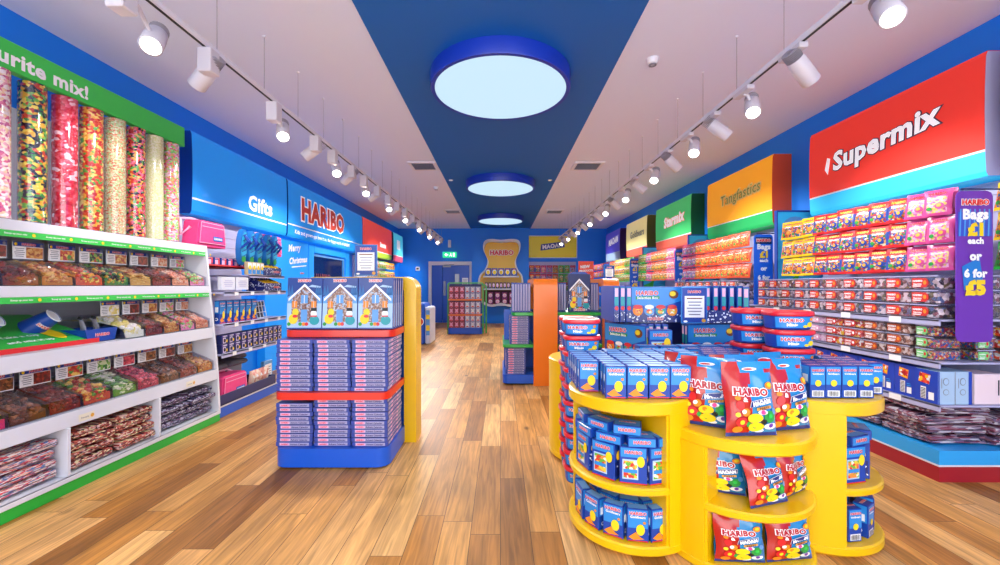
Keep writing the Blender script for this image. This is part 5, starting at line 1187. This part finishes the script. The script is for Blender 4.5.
for zb, n, nm, xs in ((.131, 11, 'bottom', .2), (.521, 12, 'middle', .25)):
    for k in range(n): CALF.put((xs, 5.49, zb+k*.0305), (0, 0, R.uniform(-.02, .02)), 'flat calendar box, aisle side of orange stand, %s tier, %s from bottom' % (nm, ORD[k]), 'flat calendar boxes on the orange stand')
    for k in range(n if nm == 'middle' else n):
        if nm == 'middle': pass
for s in range(2):
    for zb, n, nm in ((.936, 10, 'top'), (.521, 12, 'middle'), (.131, 11, 'bottom')):
        for k in range(n):
            if nm == 'top':
                if k < 4: CAL.put((.755+.035*k+(.43 if s else 0), 5.54, .936), (0, 0, PI/2), 'dark calendar edge on between the orange arches, %s group, %s' % (['first', 'second'][s], ORD[k]), 'calendars between the orange arches')
            elif s == 1 or nm == 'middle' or nm == 'bottom': CALF.put((.875+.285*s, 5.49, zb+k*.0305), (0, 0, R.uniform(-.02, .02)), 'flat calendar box between orange arches, %s tier, %s stack, %s from bottom' % (nm, ['first', 'second'][s], ORD[k]), 'flat calendar boxes between the orange arches')
CALD.put((1.04, 5.36, .936), (-.04, 0, 0), 'tall navy gingerbread house calendar between the two orange arches')
# poster NEW PRODUCTS
CORAL = mat('poster_coral', '#f0553a', .5)
e = empty('poster_stand', 'coral poster reading NEW PRODUCTS on a slim stand', 'poster', (1.9, 9.0, 0))
m = MB(); m.box(-.17, .17, -.008, .008, 1.42, 1.83, CORAL, .002); m.obj('poster', e)
m = MB(); f = front(m, -.008, .0015); f.text('NEW', -.02, 1.71, .2, None, WHITE, .07, 1, 0, .08); f.text('PRODUCTS', 0, 1.62, .29, None, WHITE, .06, 1, 0, .05); f.rect(-.12, 1.5, .1, 1.515, WHITE); f.rect(-.1, 1.47, .12, 1.485, WHITE); m.obj('lettering', e, smooth=False)
m = MB(); m.tube([(0, .02, .02), (0, .02, 1.5)], .012, GREY); m.lathe([(.0, .0), (.15, 0), (.15, .012), (.0, .02)], GREY, 24); m.obj('pole_and_base', e)

# ================================================================== SMALL GREEN STAND BY THE DOOR
U = empty('green_rack', 'small rack with green hoop, orange shelves and blue base by door', 'display rack', (-.93, 10.9, 0))
m = MB(); m.prism(rrect(-.46, .44, -.2, .25, .06), 'z', .01, .17, BLUE); m.obj('base', U)
for xx_ in (0,):
    a = arch('y', -.5, .48, -.03, .06, 1.38, .04, SG, .08); a.obj('hoop', U)
    a = arch('y', -.44, .56, .12, .19, 1.33, .04, SG, .08); a.obj('hoop', U)
for z in (.53, .93): m = MB(); m.box(-.45, .43, -.2, -.032, z-.035, z, ORA, .004); m.box(-.45, .43, .07, .115, z-.035, z, ORA, .004); m.box(-.455, .435, -.03, .07, z-.035, z, ORA); m.obj('shelf', U)
m = MB(); m.box(-.44, .42, .0, .02, .17, 1.33, NAVY); m.obj('back_panel', U)
def bearpack(a, b):
    def fn(mb):
        mb.box(-.062, .062, -.05, .05, 0, .16, a, .004); f = front(mb, -.05); f.disc(0, .095, .035, .035, b, 1); f.disc(0, .05, .045, .04, b, 1); f.disc(-.03, .13, .014, .014, b, 1); f.disc(.03, .13, .014, .014, b, 1); f.rect(-.03, .02, .03, .045, REDP, 2)
    return fn
PA = one('pink_sweet_pack', bearpack(mat('maroon_pack', '#a8304a', .4), LPINK), 'sweet pack'); PB = one('white_sweet_pack', bearpack(LILAC, WHITE), 'sweet pack')
for t, z in enumerate((.172, .532, .932)):
    for r in range(2):
        for k in range(6):
            (PA if k < 3 else PB).put((-.93-.375+.142*k, 10.78, z+r*.17), 0, '%s sweet pack on rack by door, %s shelf, %s tier, %s along' % ('maroon and pink' if k < 3 else 'lilac and white', ['bottom', 'middle', 'top'][t], ['lower', 'upper'][r], ORD[k]), 'packs on the small green hooped rack')
e = empty('card_dispenser', 'slim metal dispenser standing on floor behind green hooped rack', 'dispenser', (-1.22, 11.4, 0)); MB().box(-.06, .06, -.05, .05, 1.0, 1.62, GREY, .01).obj('box', e); MB().box(-.02, .02, -.02, .02, 0.01, 1.0, GREY).obj('post', e); MB().box(-.12, .12, -.1, .1, 0, .01, GREY).obj('foot_plate', e)
# promotional counter by gift wall
e = empty('promo_counter', 'blue and white rounded counter with red badge near service door', 'counter', (-1.72, 9.2, 0))
MB().box(-.2, .06, -.35, .35, 0, .9, BLUE, .03).obj('cabinet', e); m = MB(); m.box(.062, .19, -.33, .33, 0, .82, W, .03); m.obj('white_end', e)
m = MB(); f = front(m, -.35, .002); f.disc(-.03, .5, .075, .09, WHITE); f.disc(-.03, .5, .06, .07, REDP, 2); f = front(m, -.33, .002); f.rect(.09, .2, .17, .75, ICE); f.rect(.09, .3, .17, .42, YELP, 2); f.rect(.09, .55, .17, .65, YELP, 2); m.obj('badge', e, smooth=False)

# ================================================================== YELLOW LOBED DISPLAY (foreground)
U = empty('yellow_display', 'big glossy yellow display table with rounded lobes and open shelves', 'display table', (1.17, 2.6, 0)); UB = (1.17, 2.6, 0)
def disc_part(cx, cy, r, z0, z1, name='shelf'):
    m = MB(); m.lathe([(.0, z0), (r-.008, z0), (r, z0+.008), (r, z1-.008), (r-.008, z1), (.0, z1)], YEL, 56, cx, cy, cap=False); return part(m, name, U, UB)
def wall_arc(cx, cy, r, a0, a1, z0, z1, t=.022):
    n = max(3, int(abs(a1-a0)/.1)); A = [a0+(a1-a0)*i/n for i in range(n+1)]
    m = MB(); pts = [(cx+r*math.cos(a), cy+r*math.sin(a)) for a in A]+[(cx+(r-t)*math.cos(a), cy+(r-t)*math.sin(a)) for a in A[::-1]]
    k = len(pts); vs = [(p[0], p[1], z0) for p in pts]+[(p[0], p[1], z1) for p in pts]
    fs = [(i, (i+1) % k, k+(i+1) % k, k+i) for i in range(k)]
    h = len(A)
    for i in range(h-1): fs += [(i, k-1-i, k-2-i, i+1), (k+i, k+i+1, 2*k-2-i, 2*k-1-i)]
    m.add(vs, fs, YEL); return part(m, 'side_panel', U, UB)
deg = math.radians
r1 = .325
for (cx, cy, a0, a1) in ((.70, 2.2, deg(-74), deg(-8)), (1.64, 2.2, deg(-172), deg(-97))):
    disc_part(cx, cy, r1-.03, 0, .03, 'foot'); disc_part(cx, cy, r1, .02, .066, 'base'); disc_part(cx, cy, r1-.003, .298, .335); disc_part(cx, cy, r1, .672, .736, 'top')
    wall_arc(cx, cy, r1-.001, a0, a1, .06, .68)
    m = MB(); m.box(cx-r1+.04, cx+r1-.04, cy+.09, cy+.11, .06, .68, YEL); part(m, 'inner_panel', U, UB)
# side plates closing the compartments at the opening edge
for (cx, a) in ((.70, deg(-74)), (1.64, deg(-97))):
    m = MB(); dx, dy = math.cos(a), math.sin(a); q = .011
    m.prism([(cx+dy*q, 2.2-dx*q), (cx+dx*(r1-.01)+dy*q, 2.2+dy*(r1-.01)-dx*q), (cx+dx*(r1-.01)-dy*q, 2.2+dy*(r1-.01)+dx*q), (cx-dy*q, 2.2+dx*q)], 'z', .06, .68, YEL); part(m, 'upright', U, UB)
for cx in (.70, 1.64):
    disc_part(cx, 3.12, r1-.03, 0, .03, 'foot'); disc_part(cx, 3.12, r1, .02, .066, 'base'); disc_part(cx, 3.12, r1-.003, .298, .335); disc_part(cx, 3.12, r1, .672, .736, 'top'); wall_arc(cx, 3.12, r1-.001, deg(150) if cx < 1 else deg(-60), deg(250) if cx < 1 else deg(30), .06, .68)
m = MB(); m.box(.70, 1.64, 2.2, 3.05, .06, .735, YEL); part(m, 'core', U, UB)
m = MB(); m.box(.70, 1.64, 2.0, 3.3, .675, .7355, YEL, .002); m.box(.66, 1.9, 2.3, 2.95, .675, .7355, YEL, .002); part(m, 'deck', U, UB)
m = MB(); m.box(.45, .70, 2.35, 2.95, 0, .055, YEL, .004); part(m, 'low_step', U, UB)
# middle lobe, lower
cx, cy, r2 = 1.165, 2.05, .345
disc_part(cx, cy, r2, .0, .045, 'base'); disc_part(cx, cy, r2-.003, .272, .31); disc_part(cx, cy, r2, .555, .612, 'top')
wall_arc(cx, cy, r2-.001, deg(-215), deg(-137), .04, .56); wall_arc(cx, cy, r2-.001, deg(-8), deg(35), .04, .56)
m = MB(); m.box(cx-r2+.02, cx+r2-.02, cy+.08, cy+.1, .04, .56, YEL); part(m, 'inner_panel', U, UB)
a = deg(-137); dx, dy = math.cos(a), math.sin(a); m = MB(); q = .011
m.prism([(cx+dx*.12+dy*q, cy+dy*.12-dx*q), (cx+dx*(r2-.01)+dy*q, cy+dy*(r2-.01)-dx*q), (cx+dx*(r2-.01)-dy*q, cy+dy*(r2-.01)+dx*q), (cx+dx*.12-dy*q, cy+dy*.12+dx*q)], 'z', .04, .56, YEL); part(m, 'upright', U, UB)
# --- boxes on the first lobe and deck
n_ = 0
ZD = .737
def inside(x, y, rad=.29, cs=((.70, 2.2),)): return any((x-a)**2+(y-b)**2 < rad*rad for a, b in cs)
for row in range(9):
    for colm in range(8):
        x = .455+.104*colm-.012*row*0; y = 1.975+.062*row+.055*(abs(colm-2.6)/2.6)**2*0
        # the front edge follows the lobe
        if y < 2.2 and not (x-.70)**2+(y-2.2)**2 < .29**2: continue
        if x > 1.16 or (x < .64 and y > 2.42) or (x > .98 and y < 2.14): continue
        if x < .43: continue
        CARTON.put((x+R.uniform(-.003, .003), y, ZD), (0, 0, -.08+R.uniform(-.02, .02)), 'blue sweet box on top of first yellow lobe, %s row, %s along' % (ORD[row], ORD[colm]), 'sweet boxes on the first yellow lobe')
# boxes inside the first lobe
def arcput(P, cx, cy, rad, z, angs, labf, group, face=1.0):
    for i, a in enumerate(angs):
        a_ = deg(a); P.put((cx+rad*math.cos(a_), cy+rad*math.sin(a_), z), (0, 0, (a_+PI/2)*face), labf(i), group)
arcput(CARTON, .70, 2.2, .262, .067, (-196, -170, -147, -123, -100, -78), lambda i: 'blue sweet box on bottom shelf of first yellow lobe, %s in front arc' % ORD[i], 'boxes in first lobe bottom front')
arcput(CARTON, .70, 2.2, .185, .067, (-168, -138, -108, -78), lambda i: 'blue sweet box on bottom shelf of first yellow lobe, %s in rear arc' % ORD[i], 'boxes in first lobe bottom rear')
arcput(CARTON, .70, 2.2, .11, .067, (-150, -90), lambda i: 'blue sweet box on bottom shelf of first lobe, %s innermost' % ORD[i], 'boxes in first lobe bottom inner')
arcput(HOUSE, .70, 2.2, .245, .336, (-193, -164, -134, -104, -76), lambda i: 'blue house gift pack on upper shelf of first lobe, %s along the arc' % ORD[i], 'house packs in first lobe')
arcput(HOUSE, .70, 2.2, .14, .336, (-160, -100), lambda i: 'blue house gift pack on upper shelf of first lobe, %s behind the arc' % ORD[i], 'house packs in first lobe behind')
arcput(FLAT, .70, 2.2, .235, .513, (-193, -160, -128, -96, -68), lambda i: 'flat blue box lying on top of house packs, %s along' % ORD[i], 'flat boxes on the house packs')
arcput(FLAT, .70, 2.2, .215, .56, (-178, -143, -110), lambda i: 'flat blue box in second layer above house packs, %s along' % ORD[i], 'flat boxes second layer')
# right lobe
for row in range(9):
    for colm in range(11):
        x = 1.215+.079*colm-.052*row; y = 1.985+.066*row
        if y < 2.2 and not (x-1.64)**2+(y-2.2)**2 < .285**2 and not (x > 1.28 and x < 1.6 and y > 2.08): continue
        if x < 1.17 or x > 1.9: continue
        if (1.42 < x < 1.75 and 2.13 < y < 2.55) or (y > 2.5 and x > 1.86): continue
        if x < 1.27 and y < 2.16: continue
        CARTONB.put((x+R.uniform(-.002, .002), y, ZD), (0, 0, -.06+R.uniform(-.02, .02)), 'small blue box with barcode on the far lobe side of table, %s row, %s along' % (ORD[row], ORD[colm]), 'barcode boxes on the yellow table')
arcput(CARTONB, 1.64, 2.2, .255, .067, (-82, -58, -34, -10), lambda i: 'small barcode box on bottom shelf of lobe facing wall, %s along arc' % ORD[i], 'barcode boxes lobe bottom')
arcput(CARTONB, 1.64, 2.2, .16, .067, (-70, -35), lambda i: 'small barcode box behind on bottom shelf of lobe facing wall, %s' % ORD[i], 'barcode boxes lobe bottom rear')
arcput(HOUSE, 1.64, 2.2, .235, .336, (-78, -42, -8), lambda i: 'blue window gift pack on upper shelf of lobe facing wall, %s along' % ORD[i], 'window packs in lobe facing wall')
arcput(FLAT, 1.64, 2.2, .22, .513, (-70, -30), lambda i: 'flat blue box above window packs in lobe facing wall, %s' % ORD[i], 'flat boxes in lobe facing wall')
# pouches on the middle lobe
for i, (x, y, z, rz, tilt, v, lb) in enumerate((
    (1.115, 1.80, .613, .06, -.14, 0, 'biggest looking pouch at the front of the middle lobe'), (1.335, 1.875, .613, .2, -.16, 1, 'front pouch beside it towards the wall'),
    (.985, 1.925, .613, -.5, -.12, 1, 'second pouch back, turned towards the aisle'), (.915, 2.03, .613, -.9, -.1, 0, 'pouch at aisle edge of the middle lobe, side on'),
    (1.16, 1.99, .613, 0, -.1, 1, 'pouch hidden behind the biggest one'), (1.345, 2.06, .613, .15, -.1, 0, 'pouch behind the wall side front pouch'))):
    POUCH[v].put((x, y, z), (tilt, 0, rz), 'red and blue sweet pouch, '+lb)
for i, (x, y, z, rz, tilt, v, s, lb) in enumerate((
    (1.03, 1.90, .311, -.35, -.1, 0, .72, 'second along, middle shelf'), (1.19, 1.79, .311, .3, -.28, 1, .72, 'third along, leaning out, middle shelf'), (1.36, 1.88, .311, .5, -.12, 0, .72, 'last towards wall, middle shelf'), (.95, 2.0, .311, -.8, -.08, 1, .72, 'darkest at aisle edge, middle shelf'),
    (1.07, 1.81, .046, -.05, -.14, 0, .68, 'large one on bottom shelf'), (1.30, 1.82, .046, .12, -.14, 1, .68, 'wall side one on bottom shelf'), (.96, 1.98, .046, -.8, -.08, 1, .68, 'aisle edge one on bottom shelf'))):
    p = POUCH[v].put((x, y, z), (tilt, 0, rz), 'red and blue sweet pouch inside middle lobe, '+lb); p.scale = (.9 if s > .7 else .93, .8, s)
# tub towers
for t, (x, y, n, z0_, lb) in enumerate(((.515, 2.57, 10, .058, 'front floor tower'), (.52, 2.775, 10, .058, 'rear floor tower'), (1.60, 2.26, 4, ZD, 'wall side deck tower'), (1.535, 2.46, 4, ZD, 'rear deck tower'))):
    for k in range(n):
        TUB.put((x+R.uniform(-.004, .004), y, z0_+k*.1015), (0, 0, R.uniform(-.12, .12)-.05), 'blue sweet tub with red lid in the %s, %s from bottom' % (lb, ORD[k]), 'sweet tubs in the %s' % lb)
# selection boxes tower at the rear
def tier(z, spec, nm):
    for i, (x, y, rz, lb) in enumerate(spec): SEL.put((x, y, z), (0, 0, rz), 'selection box with four figures panel, %s tier, %s' % (nm, lb))
PLAIN = .0
def trayb(label, x0, x1, y0, y1, z, h):
    e = empty('shipping_tray', label, 'tray', ((x0+x1)/2, (y0+y1)/2, z)); w, d = (x1-x0)/2, (y1-y0)/2
    m = MB(); m.box(-w, w, -d, d, 0, .004, NAVY); m.obj('tray_floor', e)
    m = MB(); m.box(-w, w, -d, -d+.004, .004, h*.45, STARS); m.box(-w, w, d-.004, d, .004, h, STARS)
    for s in (-1, 1): m.prism([(-d, .004), (d, .004), (d, h), (-d, h*.45)], 'x', s*w-.002, s*w+.002, STARS)
    m.obj('tray_sides', e, smooth=False)
zl_, zu_ = .737, 1.012
SB_y = 3.0
# lower tier
for i in range(2): SEL.put((1.56, SB_y+.05*i, zl_), (0, 0, .04), 'selection box with red white wordmark, lower tier, %s' % ['facing the entrance', 'behind the facing one'][i])
for i in range(4): SEL.put((1.03+.052*i, 3.1, zl_+.005), (0, 0, PI/2), 'selection box edge on in the lower tier, %s spine' % ORD[i], 'lower tier selection box spines')
SEL.put((.93, SB_y-.0, zl_), (0, 0, -1.0), 'selection box turned to the aisle, lower tier')
trayb('navy starry tray around the lower tier spines', .995, 1.225, 2.9, 3.3, zl_+.0, .2)
for i in range(3): SEL.put((1.79+.05*i, 3.1, zl_), (0, 0, PI/2), 'selection box edge on beside lower facing box, %s spine' % ORD[i], 'lower tier wall side spines')
p = HOUSE.put((1.11, 2.84, zl_), (0, 0, 0), 'blue window gift pack standing before the lower tier spines'); p.scale = (1.3, 1, 1.35)
o = MB().box(-.28, .42, -.12, .14, 0, .27, NAVY, .004).obj('stock_carton', loc=(1.2, 3.19+.26, zl_)); tag(o, 'plain navy carton behind the selection boxes on yellow table', 'box')
# upper tier
for i in range(2): SEL.put((1.14, SB_y+.06*i, zu_), (0, 0, -.05), 'selection box with red white wordmark, upper tier, %s' % ['facing the entrance', 'behind the facing one'][i])
for i in range(3): SEL.put((.86+.045*i-.02, 3.12, zu_+.006), (0, 0, PI/2), 'selection box edge on at aisle end of upper tier, %s spine' % ORD[i], 'upper tier aisle spines')
for i in range(5): SEL.put((1.50+.058*i, 3.12, zu_+.006), (0, 0, PI/2), 'selection box edge on, upper tier beyond the notice, %s spine' % ORD[i], 'upper tier wall side spines')
SEL.put((1.83, 3.08, zu_), (0, 0, 1.2), 'selection box turned to the wall at end of upper tier')
trayb('navy starry tray around the upper tier spines', 1.46, 1.775, 2.91, 3.32, zu_, .2)
notice('framed price notice with blue border on the lower selection boxes', (1.385, 2.9, 1.0), 0, .185, .275)
notice('small far framed notice on the pegs below cream sign', (2.82, 10.5, 1.45), 0, .26, .36)
for i in range(6): # flat boxes between deck boxes and the tower
    FLAT.put((1.0+.14*i, 2.78, ZD+.09), (0, 0, 0), 'flat blue box lying before the selection boxes, %s along' % ORD[i], 'flat boxes before the selection boxes')
    FLAT.put((1.0+.14*i, 2.78, ZD+.0), (0, 0, 0), 'flat blue box under the row before the selection boxes, %s along' % ORD[i], 'flat boxes before selection boxes, below')
    FLAT.put((1.0+.14*i, 2.78, ZD+.045), (0, 0, 0), 'flat blue box in middle of row before selection boxes, %s along' % ORD[i], 'flat boxes before selection boxes, middle')
# ================================================================== CAMERA, WORLD, VIEW
cam = bpy.data.cameras.new('camera'); co = bpy.data.objects.new('camera', cam); C.objects.link(co)
co.location = (0, 0, CAMZ); co.rotation_euler = (PI/2, 0, 0); cam.sensor_width = 36; cam.lens = 405/1000*36; cam.shift_x = -.0005; cam.shift_y = .0035; cam.clip_start = .05
bpy.context.scene.camera = co
w = bpy.data.worlds.new('world'); bpy.context.scene.world = w; w.use_nodes = True
w.node_tree.nodes['Background'].inputs[0].default_value = (.95, .97, 1, 1); w.node_tree.nodes['Background'].inputs[1].default_value = 2.4
vs = bpy.context.scene.view_settings; vs.view_transform = 'Standard'; vs.look = 'None'; vs.gamma = 1; vs.use_curve_mapping = False; vs.exposure = .97
cy = bpy.context.scene.cycles; cy.max_bounces = 6; cy.transparent_max_bounces = 16; cy.sample_clamp_indirect = 4
